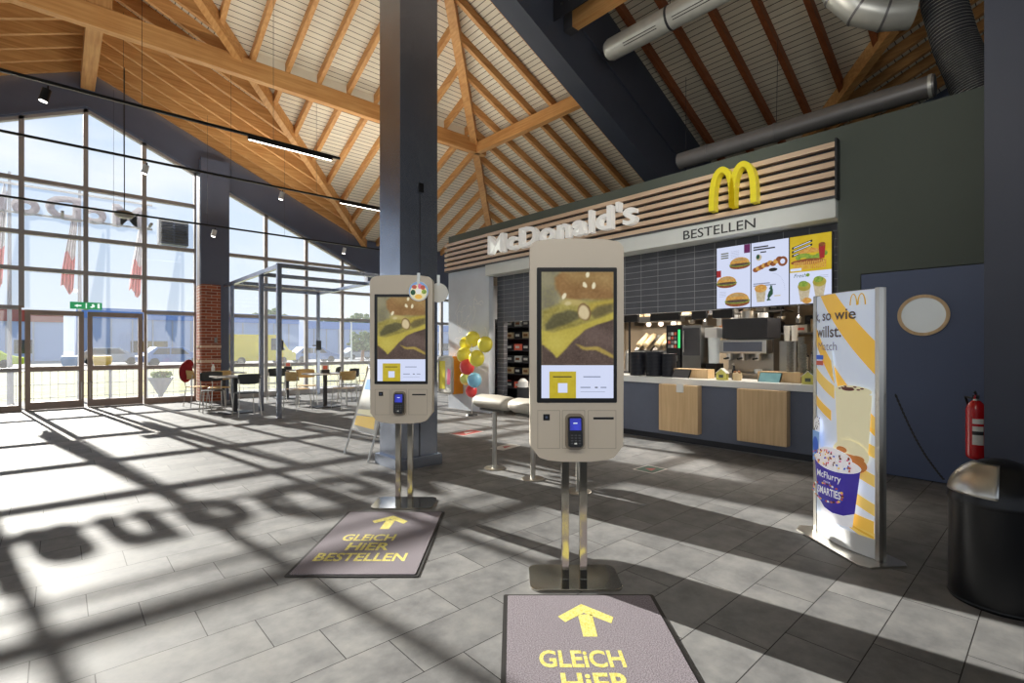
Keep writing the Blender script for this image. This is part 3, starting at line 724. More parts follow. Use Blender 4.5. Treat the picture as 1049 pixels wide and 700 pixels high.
# ================================================================== RIGHT SIDE
m = MB(); m.box(5.3, 5.85, -1.2, .414, 0, 7.6, 'rightcol', bev=.004)
tag(m.build('painted_pillar', smooth=False), 'broad slate-grey pillar at the right edge behind the waste bin', 'pillar')
e_ = thing('fire_extinguisher', 'red fire extinguisher hanging on the slate-grey pillar above the bin', 'fire extinguisher', (5.56, .482, .42), 0)
m = MB(); m.lathe([(0, 0), (.048, 0), (.062, .015), (.065, .03), (.065, .40), (.058, .43), (.04, .46), (.025, .475), (0, .475)], 'red_ext', n=28); m.build('cylinder', e_)
m = MB(); m.box(-.03, .03, -.068, -.056, .1, .34, 'black'); m.build('wall_bracket', e_, smooth=False)
m = MB(); m.cyl((0, 0), .02, .47, .51, 'steel', 14); m.box(-.02, .02, -.02, .02, .49, .52, 'black'); m.tube([(-.0, -.0, .53), (-.05, .0, .55), (-.10, .0, .545)], .008, 'black', 8); m.tube([(0, 0, .515), (-.05, 0, .515), (-.09, 0, .50)], .008, 'red_ext', 8); m.build('valve_handle', e_)
m = MB(); m.tube([(.0, .02, .49), (.05, .07, .5), (.09, .05, .4), (.088, .02, .2), (.085, 0, .1)], .009, 'black', 8); m.build('hose', e_)
m = MB()
for i in range(9):
    t0, t1 = math.radians(165+i*7), math.radians(172+i*7); r = .0656
    for z0_, z1_, mt in ((.12, .27, 'paper'), (.29, .33, 'paper'), (.20, .23, 'ink')):
        rr = r + (.0004 if mt == 'ink' else 0)
        m.add([(rr*math.cos(t0), rr*math.sin(t0), z0_), (rr*math.cos(t1), rr*math.sin(t1), z0_), (rr*math.cos(t1), rr*math.sin(t1), z1_), (rr*math.cos(t0), rr*math.sin(t0), z1_)], [(0, 1, 2, 3)], mt)
m.build('label_sticker', e_)
# waste bin
w_ = thing('waste_bin', 'tall black round push-lid bin with a shiny steel flap', 'bin', (3.66, .22, 0), math.radians(-75))
R0 = .212
m = MB(); m.lathe([(0, 0), (R0, 0), (R0+.004, .012), (R0, .02), (R0, .515), (0, .515)], 'gloss_black', n=56); m.build('body', w_)
prof = [(R0+.004, .515), (R0+.006, .53), (R0+.002, .545)] + [(R0*math.cos(math.radians(a)), .545 + .2*math.sin(math.radians(a))) for a in range(5, 90, 7)] + [(0, .745)]
m = MB(); m.lathe([(0, .515)] + prof, 'gloss_black', n=56); m.build('domed_lid', w_)
V = []; Fc = []; nn = 14
for i in range(nn+1):
    el = math.radians(6 + 56*i/nn)
    for j in range(nn+1):
        az = math.radians(-188 + 84*j/nn)
        r = R0 + .004; V.append((r*math.cos(el)*math.cos(az), r*math.cos(el)*math.sin(az), .545 + (.2+.004)*math.sin(el)))
for i in range(nn):
    for j in range(nn): a_ = i*(nn+1)+j; Fc.append((a_, a_+1, a_+nn+2, a_+nn+1))
m = MB(); m.add(V, Fc, 'steel'); o = m.build('push_flap', w_); so = o.modifiers.new('s', 'SOLIDIFY'); so.thickness = .003; so.offset = 0

# totem display
TL, TR = (3.9, .985), math.radians(-125.8)
t_ = thing('poster_totem', 'tall curved light totem advertising desserts on striped poster', 'advertising stand', (TL[0], TL[1], 0), TR)
m = MB(); m.plate([(-.37, -.05), (-.30, -.13), (.29, -.165), (.345, -.12), (.345, .12), (.30, .15), (-.30, .12)], 0, .012, 'steel', bev=.003); m.build('base_plate', t_)
def bulge(x): return -.055*(1-(x/.26)**2)
def fcurve(p): return (p[0], p[1] + bulge(p[0]), p[2])
m = MB(); xs = [-.255+.51*i/16 for i in range(17)]
poly = [(x_, bulge(x_)) for x_ in xs] + [(x_, -bulge(x_)+.03) for x_ in reversed(xs)]
m.plate(poly, .015, 1.695, 'white'); m.build('light_body', t_)
m = MB()
for s in (-1, 1):
    m.plate([(s*.255, -.012), (s*.285, -.01), (s*.29, .015), (s*.285, .04), (s*.255, .042)], .012, 1.70, 'steel', bev=.003)
m.build('edge_profile', t_)
a = ART(y=-.002, fn=fcurve)
a.rect(-.252, .252, .14, 1.69, 'p_base')
# diagonal yellow stripes
def stripe(x0, z0, x1, z1, w, mt='p_yel'):
    pts = [(x0, z0), (x1, z1), (x1, z1+w), (x0, z0+w)]
    # clip to panel in x
    out = []
    def lerp(p, q, xc): t = (xc-p[0])/(q[0]-p[0]); return (xc, p[1]+(q[1]-p[1])*t)
    c = pts
    for xc, sg in ((-.252, 1), (.252, -1)):
        o2 = []
        for p, q in zip(c, c[1:]+c[:1]):
            pin, qin = sg*(p[0]-xc) >= 0, sg*(q[0]-xc) >= 0
            if pin: o2.append(p)
            if pin != qin: o2.append(lerp(p, q, xc))
        c = o2
    for zc, sg in ((.14, 1), (1.69, -1)):
        o2 = []
        for p, q in zip(c, c[1:]+c[:1]):
            pin, qin = sg*(p[1]-zc) >= 0, sg*(q[1]-zc) >= 0
            if pin: o2.append(p)
            if pin != qin: t = (zc-p[1])/(q[1]-p[1]); o2.append((p[0]+(q[0]-p[0])*t, zc))
        c = o2
        if not c: return
    if len(c) > 2: a.poly(c, mt)
stripe(-.3, 1.83, .3, 1.10, .21); stripe(-.3, 1.40, .3, .72, .12); stripe(-.26, 1.10, -.02, .98, .09, 'p_yel2'); stripe(-.26, .92, -.05, .83, .07)
for i in range(5): stripe(.02, .92-.18*i, .3, .80-.18*i, .075, 'p_yel2')
pts = [(-.25, .50), (-.19, .32), (0, .21), (.25, .17), (.25, .25), (.03, .28), (-.14, .40), (-.2, .62), (-.25, .7)]
a.poly(pts, 'p_yel'); a.poly([(-.2, .26), (.25, .14), (.25, .155), (-.2, .275)], 'p_gold')
a.text('k, so wie', -.252, 1.515, .075, 'p_ink', bold=.012, width=.40); a.text('willst.', -.225, 1.40, .082, 'p_ink', bold=.012, width=.27); a.text('Match', -.20, 1.31, .06, 'p_ink2', width=.21)
a.rect(-.24, -.13, 1.245, 1.275, 'p_blue'); a.rect(-.24, -.13, 1.205, 1.235, 'p_red')
for cx in (.135, .185):
    for i in range(12):
        t0, t1 = PI*i/12, PI*(i+1)/12
        q = [(cx+.026*math.cos(t0), 1.60+.075*math.sin(t0)), (cx+.026*math.cos(t1), 1.60+.075*math.sin(t1)), (cx+.017*math.cos(t1), 1.60+.068*math.sin(t1)), (cx+.017*math.cos(t0), 1.60+.068*math.sin(t0))]
        a.poly(q, 'p_gold'); a.k -= 1
a.k += 2
# milkshake glass, straw, caramel dessert, purple cup
a.poly([(.005, 1.02), (.03, 1.02), (-.035, 1.31), (-.05, 1.30)], 'p_straw')
a.poly([(-.0, 1.06), (.245, 1.03), (.22, .60), (.02, .64)], 'p_cream'); a.ell(.12, 1.05, .125, .035, 'p_cream'); a.ell(.1, 1.06, .045, .012, 'p_choc')
for i in range(8): a.ell(.04+.022*i, 1.06+.008*((i*7) % 3), .012, .005, 'p_choc', n=8)
a.ell(.11, .64, .125, .09, 'p_cream'); a.ell(.11, .58, .115, .06, 'p_caramel'); a.ell(.06, .66, .04, .02, 'p_caramel'); a.ell(.17, .62, .04, .02, 'p_caramel')
a.ell(-.2, .78, .05, .06, 'p_white'); random.seed(2)
for i in range(18): a.ell(-.2+random.uniform(-.045, .045), .79+random.uniform(-.05, .05), .007, .006, 'p_ink', n=8)
a.poly([(-.25, .52), (-.15, .56), (-.14, .74), (-.25, .74)], 'p_lblue'); a.ell(-.2, .64, .045, .06, 'p_blue')
a.poly([(-.2, .50), (.19, .50), (.15, .18), (.0, .16), (-.11, .20)], 'p_white')
a.poly([(-.21, .56), (.2, .56), (.165, .27), (.09, .235), (0, .225), (-.08, .24), (-.15, .29)], 'p_purple')
a.ell(0, .56, .205, .055, 'p_white'); a.ell(0, .6, .15, .06, 'p_white')
cols = ['p_caramel', 'p_choc', 'p_pink', 'p_yel', 'p_blue', 'p_red']
for i in range(60): a.ell(random.uniform(-.16, .16), .58+random.uniform(-.045, .055), .010, .006, cols[i % 6], n=8, rot=random.uniform(0, 90))
a.text('McFlurry', -.10, .455, .045, 'p_white', bold=.01, width=.21); a.text('mit', -.03, .425, .018, 'p_white', width=.06)
a.text('SMARTIES', -.09, .345, .05, 'p_white', bold=.02, width=.2)
for i in range(34):
    an = i*2*PI/34; a.ell(.0+.13*math.cos(an)+random.uniform(-.01, .01), .365+.055*math.sin(an), .010, .007, (cols+['p_white'])[i % 7], n=8)
a.mb.build('poster', t_, smooth=False)
# twisted barrier cord from totem to bin
pa, pb = Vector((3.78, .69, 1.045)), Vector((3.62, .445, .60))
V_ = []
for k in range(2):
    V_.append([(pa.lerp(pb, i/60) + Vector((0, 0, -.05*math.sin(PI*i/60))) + Vector((math.cos(i*1.3+k*PI)*.004, math.sin(i*1.3+k*PI)*.004, 0)).lerp(Vector((0, 0, 0)), 0)) for i in range(61)])
m = MB()
for pts in V_: m.tube(pts, .0032, 'black', 6)
tag(m.build('barrier_cord'), 'thin black twisted cord running from the totem down to the bin', 'cord')

# ================================================================== KIOSKS
from mathutils import noise as NZ
def sdf(p, poly):
    x, y = p; d = 9; ins = False; n = len(poly)
    for i in range(n):
        ax, ay = poly[i]; bx, by = poly[(i+1) % n]; ex, ey = bx-ax, by-ay
        t = max(0, min(1, ((x-ax)*ex + (y-ay)*ey)/(ex*ex+ey*ey+1e-9))); dx, dy = x-ax-ex*t, y-ay-ey*t; d = min(d, dx*dx+dy*dy)
        if (ay > y) != (by > y) and x < (bx-ax)*(y-ay)/(by-ay)+ax: ins = not ins
    d = math.sqrt(d); return -d if ins else d
def QP(*pts): return [((x-33)/342, (1-(y-40)/447)*1.3) for x, y in pts]
BUN = QP((96, 70), (130, 40), (376, 40), (376, 172), (330, 182), (250, 172), (180, 178), (130, 160), (100, 120))
BUNTOP = QP((150, 40), (376, 40), (376, 110), (290, 95), (200, 90), (160, 70))
MID = QP((33, 225), (130, 185), (260, 175), (376, 170), (376, 300), (200, 330), (33, 360))
PICK = QP((50, 290), (90, 245), (160, 222), (215, 235), (215, 262), (150, 290), (90, 312), (55, 318))
GAP = QP((262, 240), (300, 205), (376, 190), (376, 232), (330, 245), (290, 262))
YEL = QP((262, 190), (330, 178), (376, 172), (376, 200), (320, 225), (285, 238), (262, 225))
CHE = QP((33, 318), (90, 330), (180, 305), (260, 280), (376, 235), (376, 268), (300, 290), (240, 318), (190, 365), (150, 410), (105, 450), (70, 415), (33, 385))
PAT = QP((33, 370), (105, 445), (190, 350), (260, 300), (376, 262), (376, 488), (33, 488))
STR = QP((196, 388), (240, 398), (300, 398), (340, 415), (376, 440), (376, 456), (330, 432), (290, 418), (225, 410))
def burger_colour(u, v):
    q = (u, v*1.3); n1 = NZ.noise(Vector((u*5, v*6, 1))); n2 = NZ.noise(Vector((u*28, v*36, 4))); n3 = NZ.noise(Vector((u*70, v*90, 7)))
    q = (q[0]+.012*n1+.006*n2, q[1]+.012*NZ.noise(Vector((u*6, v*7, 9)))+.005*n2)
    c = [128+26*n1+10*n2, 122+26*n1+10*n2, 92+20*n1]
    def lay(poly, col, soft, amp=8, f=1):
        a_ = max(0, min(1, .5 - sdf(q, poly)/soft))*f
        if a_ > 0:
            for k in range(3): c[k] = c[k]*(1-a_) + (col[k] + amp*n2 + amp*.8*n1)*a_
    def blob(x, y, rx, ry, rot, col, soft=.35, f=1):
        px, py = (x-33)/342, (1-(y-40)/447)*1.3; t = math.radians(rot); dx, dy = q[0]-px, q[1]-py
        ex, ey = (dx*math.cos(t)+dy*math.sin(t))/(rx/342), (-dx*math.sin(t)+dy*math.cos(t))/(ry/342); dd = math.hypot(ex, ey)
        a_ = max(0, min(1, (1-dd)/soft+.5))*f
        if a_ > 0:
            for k in range(3): c[k] = c[k]*(1-a_) + (col[k]+5*n2)*a_
    blob(55, 70, 30, 40, 20, (150, 142, 112), .9, .6); blob(70, 240, 34, 26, 0, (166, 162, 120), .9, .8)
    lay(BUN, (132, 96, 48), .05, 14); lay(BUNTOP, (156, 128, 76), .16, 10, .8)
    lay(MID, (146, 134, 60), .06, 22); blob(190, 188, 60, 16, -8, (176, 158, 92), .8)
    lay(PICK, (84, 78, 40), .04, 16); lay(YEL, (166, 146, 52), .04, 14); lay(GAP, (96, 84, 40), .05, 12)
    lay(PAT, (78+28*n3, 60+24*n3, 50+22*n3), .03, 16); blob(300, 350, 90, 40, -20, (104, 84, 76), .9, .6)
    lay(CHE, (178, 162, 62), .03, 10); blob(100, 380, 40, 40, 0, (190, 176, 78), .9, .6)
    lay(STR, (158, 136, 62), .025, 12)
    blob(237, 232, 31, 42, 15, (112, 84, 42), .15); blob(235, 234, 25, 35, 15, (206, 188, 146), .3)
    for x, y, t in ((250, 56, 15), (238, 104, -40), (280, 104, 5), (143, 156, 25)): blob(x, y, 9, 15, -t, (224, 214, 180), .35)
    blob(160, 190, 14, 10, 0, (196, 182, 130), .6)
    return [max(0, min(255, k)) for k in c]
def picture(name, parent, x0, x1, z0, z1, y, nx=96, nz=124):
    V = []; F_ = []; cols = []
    for j in range(nz+1):
        for i in range(nx+1):
            u, v = i/nx, j/nz; V.append((x0+(x1-x0)*u, y, z0+(z1-z0)*v)); cols.append(lin(burger_colour(u, v)))
    for j in range(nz):
        for i in range(nx): a_ = j*(nx+1)+i; F_.append((a_, a_+1, a_+nx+2, a_+nx+1))
    me = bpy.data.meshes.new(name); me.from_pydata(V, [], F_); at = me.color_attributes.new('picture', 'FLOAT_COLOR', 'POINT')
    for i, c in enumerate(cols): at.data[i].color = (*c, 1)
    m_, nt, b = newmat('burger_picture'); an = nt.nodes.new('ShaderNodeAttribute'); an.attribute_name = 'picture'
    b.inputs['Base Color'].default_value = (.02, .02, .02, 1); b.inputs['Roughness'].default_value = .3; nt.links.new(an.outputs['Color'], b.inputs['Emission Color']); b.inputs['Emission Strength'].default_value = .85
    me.materials.append(m_); o = bpy.data.objects.new(name, me); C.objects.link(o); o.parent = parent; return o
def kiosk(d, r, label):
    x, y, _ = P(d, r); k = thing('order_kiosk', label, 'kiosk', (x, y, 0), -A, 'self-service kiosks')
    m = MB(); m.plate([(a_, b_) for a_, b_ in rrect(-.255, .255, -.155, .155, .05)], 0, .014, 'steel_mirror', bev=.003); m.build('base_plate', k)
    for s in (-1, 1):
        m = MB(); m.box(s*.051-.021, s*.051+.021, -.035, .015, .014, .80, 'steel_mirror', bev=.004); m.build('post', k)
    body = [(-.2555, .79), (-.205, .725), (-.16, .71), (-.08, .703), (.08, .703), (.16, .71), (.205, .725), (.2555, .79)] + \
           [(.2575, 1.30), (.2575, 1.84)] + [(.2575-.05+.05*math.cos(t), 1.865+.05*math.sin(t)) for t in [math.radians(a_) for a_ in range(0, 90, 15)]] + \
           [(.15, 1.923), (0, 1.926), (-.15, 1.923)] + [(-.2075-.05*math.sin(t), 1.865+.05*math.cos(t)) for t in [math.radians(a_) for a_ in range(0, 91, 15)]] + [(-.2575, 1.30)]
    m = MB(); m.prism(body, -.135, -.02, 'kiosk', bev=.006); m.build('housing', k)
    b2 = [(x_*.86, 1.315+(z_-1.315)*.93) for x_, z_ in body]
    m = MB(); m.prism(b2, -.02, .04, 'kiosk_seam'); m.build('rear_cover', k)
    m = MB(); m.prism(rrect(-.219, .219, 1.027, 1.767, .006), -.1385, -.13, 'black', bev=.001); bz = m.build('screen_bezel', k)
    a = ART(y=-.1388)
    X0, X1, Z0, Z1, ZS = -.194, .200, 1.052, 1.743, 1.232
    def U(u): return X0 + (X1-X0)*u
    def Wv(v): return ZS + (Z1-ZS)*v
    a.rect(X0, X1, Z0, ZS, 'white_lit'); a.rect(U(.11), U(.48), Z0, ZS-.034, 'a_yellow')
    a.rect(U(.16), U(.42), ZS-.066, ZS-.060, 'a_black')
    a.rect(U(.23), U(.36), Z0+.03, Z0+.082, 'white_lit')
    a.rect(U(.58), U(.82), ZS-.066, ZS-.060, 'a_line')
    for i, (u0, u1) in enumerate(((.54, .68), (.74, .78), (.82, .9))): a.rect(U(u0), U(u1), Z0+.056, Z0+.062, 'a_line' if i != 1 else 'a_black')
    a.rect(U(.54), U(.88), Z0+.034, Z0+.036, 'a_line')
    a.mb.build('display', bz, smooth=False)
    picture('burger_picture', bz, X0, X1, ZS, Z1, -.1392)
    m = MB()   # seams of the service flaps
    def fr(x0, x1, z0, z1):
        for q in ((x0, x1, z0, z0+.002), (x0, x1, z1-.002, z1), (x0, x0+.002, z0, z1), (x1-.002, x1, z0, z1)): m.box(q[0], q[1], -.1358, -.134, q[2], q[3], 'kiosk_seam')
    fr(-.08, .044, .775, .985); fr(.062, .215, .775, .985); fr(-.215, -.092, .775, .985); m.build('flap_seams', k, smooth=False)
    m = MB(); m.box(-.184, -.148, -.138, -.13, .93, .964, 'black', bev=.002); m.box(-.172, -.160, -.1385, -.137, .941, .953, 'blue_door'); m.build('barcode_reader', k)
    m = MB(); m.box(.09, .202, -.1375, -.13, .935, .947, 'black', bev=.002); m.build('receipt_slot', k)
    tr = Matrix.Translation((-.012, -.15, .87)) @ Matrix.Rotation(math.radians(-8), 4, 'X')
    m = MB(); m.prism(rrect(-.052, .052, -.10, .098, .03), .008, .02, 'kiosk_seam', Matrix.Translation((-.012, -.15, .87)), bev=.002); m.build('terminal_recess', k)
    m = MB(tr); m.prism(rrect(-.038, .038, -.082, .082, .012), -.03, .012, 'black', bev=.004)
    for i in range(4):
        for j in range(3): m.box(-.026+.02*j, -.013+.02*j, -.033, -.029, -.065+.014*i, -.057+.014*i, 'darkgrey')
    m.box(-.008, .006, -.034, -.03, -.066, -.058, 'paper')
    tm = m.build('card_terminal', k)
    m = MB(tr); m.box(-.030, .030, -.0315, -.0295, .008, .072, 'blue_lit'); m.box(-.012, .01, -.032, -.0314, .044, .048, 'exit_white'); m.build('terminal_display', tm, smooth=False)
    return k
k1 = kiosk(2.875, .355, 'beige order kiosk in the middle foreground, directly before the cropped mat')
k2 = dup(k1, P(4.25, -.912), -A, 'beige order kiosk standing in front of the blue-grey steel column')
# round hanging tags on kiosk 2
def disc(loc, rot, label, back):
    t = thing('hanging_disc', label, 'tag', loc, rot)
    Td = Matrix.Rotation(PI/2, 4, 'X')
    m = MB(); m.lathe([(0, -.003), (.082, -.003), (.082, .003), (0, .003)], 'paper', n=40, T=Td); m.build('card', t)
    if not back:
        a = ART(y=-.0032)
        a.ell(0, 0, .078, .078, 'p_lblue'); a.ell(0, -.01, .07, .066, 'p_cream')
        a.ell(-.035, .035, .02, .016, 'p_red'); a.ell(.01, .04, .016, .022, 'p_pink'); a.ell(.035, .03, .018, .02, 'p_red', rot=40); a.ell(-.045, -.01, .02, .022, 'a_green'); a.ell(.045, -.005, .02, .018, 'a_lettuce'); a.ell(0, -.045, .03, .018, 'p_yel'); a.ell(0, 0, .022, .02, 'p_white')
        a.mb.build('picture', t, smooth=False)
    m = MB(); m.box(-.012, .012, -.006, .004, .06, .15, 'glass_grey'); m.build('clip', t, smooth=False)
xx, yy, _ = P(4.10, -.765); disc((xx, yy, 1.79), -A, 'round picture tag hanging on the front corner of the farther kiosk', False)
xx, yy, _ = P(4.22, -.62); disc((xx, yy, 1.79), -A-math.radians(0), 'round white tag sticking out at the side of the farther kiosk', True)

# mats
def floor_mat_thing(dn, rc, w, l, label):
    x, y, _ = P(dn, rc); t = thing('entrance_mat', label, 'mat', (x, y, 0), -A, 'printed mats in front of the kiosks')
    m = MB(); m.plate(rrect(-w/2, w/2, 0, l, .012), .0, .006, 'rubber', bev=.002); m.build('rubber_edge', t)
    m = MB(); m.plate(rrect(-w/2+.022, w/2-.022, .02, l-.02, .01), .006, .0105, 'mat', bev=.002); cp = m.build('carpet', t)
    m = MB(); TF = Matrix.Rotation(-PI/2, 4, 'X')   # XZ picture onto the floor
    TF = Matrix(((1, 0, 0, 0), (0, 0, 1, 0), (0, -1, 0, .0113), (0, 0, 0, 1)))
    def fl(pts): m.add([(px, 0, pz) for px, pz in pts], [tuple(range(len(pts)))], 'mat_yellow', TF)
    fl([(-.03, .74), (.035, .74), (.04, .93), (-.03, .93)]); fl([(0, 1.03), (-.13, .91), (-.10, .86), (.0, .945)]); fl([(0, 1.03), (0, .945), (.12, .85), (.14, .905)])
    for tx, z, h, w_, sh in (('GLEiCH', .525, .115, .36, .0), ('HiER', .365, .125, .28, .0), ('BESTELLEN', .20, .12, .57, .0)):
        m.text(tx, -.02 if tx != 'GLEiCH' else -.06, z, h, 'mat_yellow', width=w_, bold=.025, align='CENTER', shear=sh, T=TF)
    m.build('print', cp, smooth=False)
    return t
floor_mat_thing(1.54, .355, .80, 1.14, 'grey mat with yellow arrow in front of the foreground kiosk, cut by the frame')
floor_mat_thing(2.89, -.93, .78, 1.14, 'grey mat with yellow arrow and full lettering before the farther kiosk')

# perch stools
def stool(y, label):
    t = thing('perch_stool', label, 'stool', (3.55, y, 0), 0, 'leaning stools in a row')
    m = MB(); m.lathe([(0, 0), (.115, 0), (.115, .008), (.1, .014), (0, .014)], 'steel', n=32); m.build('foot_plate', t)
    m = MB(); m.cyl((0, 0), .026, .014, .66, 'steel', 20); m.build('post', t)
    m = MB(); L_ = .30
    m.tube([(0, -L_+.002*0, .72), (0, -L_+.03, .725), (0, -L_+.08, .728), (0, 0, .73), (0, L_-.08, .728), (0, L_-.03, .725), (0, L_, .72)], [.045, .075, .09, .095, .09, .075, .045], 'ash', 24)
    for v in m.bm.verts: v.co.x *= 1.35; v.co.z = .725 + (v.co.z-.725)*.85
    m.build('cushion', t)
    m = MB(); m.box(-.05, .05, -.2, .2, .63, .652, 'seat_band', bev=.004); m.build('seat_bracket', t)
    return t
s1 = stool(4.20, 'upholstered leaning stool farthest along the row, nearest the balloons')
dup(s1, (3.55, 3.60, 0), 0, 'middle leaning stool, partly hidden by the foreground kiosk')
dup(s1, (3.55, 3.0, 0), 0, 'leaning stool almost wholly hidden behind the foreground kiosk')

# balloons
b_pos = [((477, 352), .11, 'b_yel', 'pale yellow balloon at the upper left back of the cluster'), ((484.4, 347.3), .125, 'b_yel', 'topmost yellow balloon of the cluster'), ((497, 352.8), .12, 'b_yel', 'yellow balloon at the right edge of the cluster'),
         ((475.5, 364), .125, 'b_yel', 'yellow balloon at the left edge of the cluster'), ((488.3, 367), .125, 'b_yel', 'lowest yellow balloon, just above the red one'), ((478.5, 375.9), .125, 'b_red', 'bright red balloon under the yellow ones'),
         ((477.3, 388), .10, 'b_lime', 'small lime balloon left of the blue one'), ((486, 389.4), .115, 'b_blue', 'light blue balloon low in the cluster'), ((482.8, 400.7), .095, 'b_red', 'small dark red balloon at the bottom of the cluster')]
for i, ((u, v), r, mt, lb) in enumerate(b_pos):
    r *= 1.18; x = 5.92 + (.18 if i in (0, 1) else 0) - (.08 if i in (4, 7) else 0)
    ry = (u-524.5)/512.5; dx, dy = FX+ry*RX, FY+ry*RY; t = x/dx
    t_b = thing('balloon', lb, 'balloon', (x, t*dy, CAMH-(v-356)/512.5*t), 0, 'balloon cluster by the grey wall')
    m = MB(); m.lathe([(0, -1.12*r), (r*.10, -1.1*r)] + [(r*math.cos(math.radians(a_)), r*1.06*math.sin(math.radians(a_)) * (1.0 if a_ > 0 else 1.04)) for a_ in range(-78, 90, 8)] + [(0, 1.06*r)], mt, n=28)
    m.build('skin', t_b); m = MB(); m.lathe([(0, -1.1*r), (.012, -1.2*r), (0, -1.2*r)], mt, n=10); m.build('knot', t_b)
m = MB(); m.tube([(5.97, 7.75, z/10) for z in range(0, 15)], .006, 'paper', 6); m.lathe([(0, 0), (.12, 0), (.10, .03), (0, .05)], 'dark', (5.97, 7.75))
tag(m.build('balloon_stand'), 'thin stick with round foot carrying the balloon cluster', 'stand')
# orange wall cabinet beside the balloons
o_ = thing('play_cabinet', 'orange cabinet with rounded silver window frame left of the balloons', 'cabinet', (6.27, 8.87, .34))
m = MB(); m.box(-.12, .125, -.27, .27, 0, .80, 'orange', bev=.015); m.build('side_box', o_)
m = MB(); TO = Matrix.Translation((-.14, 0, 0)) @ TS
outer = rrect(-.27, .27, -.01, .81, .10); inner = rrect(-.225, .225, .035, .765, .07); nn = len(outer)
for i in range(nn):
    j = (i+1) % nn; m.prism([outer[i], outer[j], inner[j], inner[i]], -.02, .02, 'steel', TO)
m.build('window_frame', o_)
m = MB(); m.prism(inner, .0, .01, 'paper', TO); m.prism([(-.22, .1), (-.02, .1), (-.02, .7), (-.22, .7)], -.006, -.001, 'b_yel', TO); m.prism([(.05, .2), (.16, .2), (.18, .5), (.08, .55)], -.006, -.001, 'p_pink', TO); m.build('picture_panel', o_, smooth=False)

# ================================================================== DUCTS
def rings(m, pts, r, mt, step):
    pass
d_ = thing('ventilation_duct', 'long round duct lying on top of the green wall', 'duct', (6.78, .9, 4.07))
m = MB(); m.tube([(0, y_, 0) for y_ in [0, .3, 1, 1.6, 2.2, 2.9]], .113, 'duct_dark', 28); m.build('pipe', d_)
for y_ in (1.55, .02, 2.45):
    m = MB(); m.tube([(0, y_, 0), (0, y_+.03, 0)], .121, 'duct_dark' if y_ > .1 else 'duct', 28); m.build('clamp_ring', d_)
m = MB(); m.tube([(0, 1.56, .11), (0.05, 1.56, 1.2)], .003, 'black', 6); m.tube([(0, 2.8, .1), (0.0, 2.8, 1.2)], .003, 'black', 6); m.build('hanger_wire', d_)
d2 = thing('supply_duct', 'bright round air duct with slots hanging in front of the girder', 'duct', (6.34, 1.9, 5.94))
m = MB(); m.tube([(0, y_, 0) for y_ in (0, .8, 1.6, 2.4, 2.80, 2.86)], [.16, .16, .16, .16, .16, .135], 'duct', 32)
m.build('pipe', d2)
for y0 in (.35, 1.15, 1.95):
    m = MB()
    for a_ in (215, 228):
        t = math.radians(a_); m.tube([(.161*math.cos(t), y0, .161*math.sin(t)), (.161*math.cos(t), y0+.55, .161*math.sin(t))], .006, 'black', 6)
    m.build('air_slot', d2)
m = MB(); m.tube([(0, 1.78, 0), (0, 1.81, 0)], .168, 'dark', 32); m.build('clamp_ring', d2)
m = MB(); m.tube([(0, 1.8, .16), (0, 1.8, 1.1)], .004, 'black', 6); m.build('hanger_wire', d2)
# segmented elbow joining to the flexible duct
el = thing('duct_elbow', 'segmented shiny duct elbow at the top right', 'duct', (0, 0, 0))
path = [(6.34, 1.96, 5.94), (6.34, 1.84, 5.78), (6.36, 1.76, 5.54), (6.42, 1.66, 5.26), (6.50, 1.50, 5.04), (6.60, 1.30, 4.93), (6.72, 1.08, 4.90)]
m = MB()
m.tube(path, .17, 'duct', 28)
m.build('elbow_pipe', el); m = MB()
for i in range(1, len(path)-1):
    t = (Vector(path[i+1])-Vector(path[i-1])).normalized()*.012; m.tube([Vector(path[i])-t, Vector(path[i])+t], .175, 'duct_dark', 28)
m.build('elbow_seams', el)
fl = thing('flexible_duct', 'dark ribbed flexible duct dropping behind the slate-grey pillar', 'duct', (0, 0, 0))
m = MB(); path = [(6.98, .98, 6.6), (6.96, .92, 5.6), (6.92, .86, 5.0), (6.92, .76, 4.5), (6.92, .66, 4.15), (6.92, .57, 3.80)]
pp = []
for i in range(len(path)-1):
    for j in range(14): pp.append(Vector(path[i]).lerp(Vector(path[i+1]), j/14))
dense = []; rr = []
tot_ = 0
for p, q in zip(pp, pp[1:]):
    for j in range(4):
        dense.append(p.lerp(q, j/4)); rr.append(.172 + (.012 if j in (1, 2) else 0))
m.tube(dense, rr, 'darkgrey', 32); m.build('ribbed_hose', fl)
m = MB()
for q in range(0, len(pp)-1): m.tube([pp[q].lerp(pp[q+1], .3), pp[q].lerp(pp[q+1],   .40)], .187, 'duct', 28, cap=False)
m.build('wire_helix', fl)

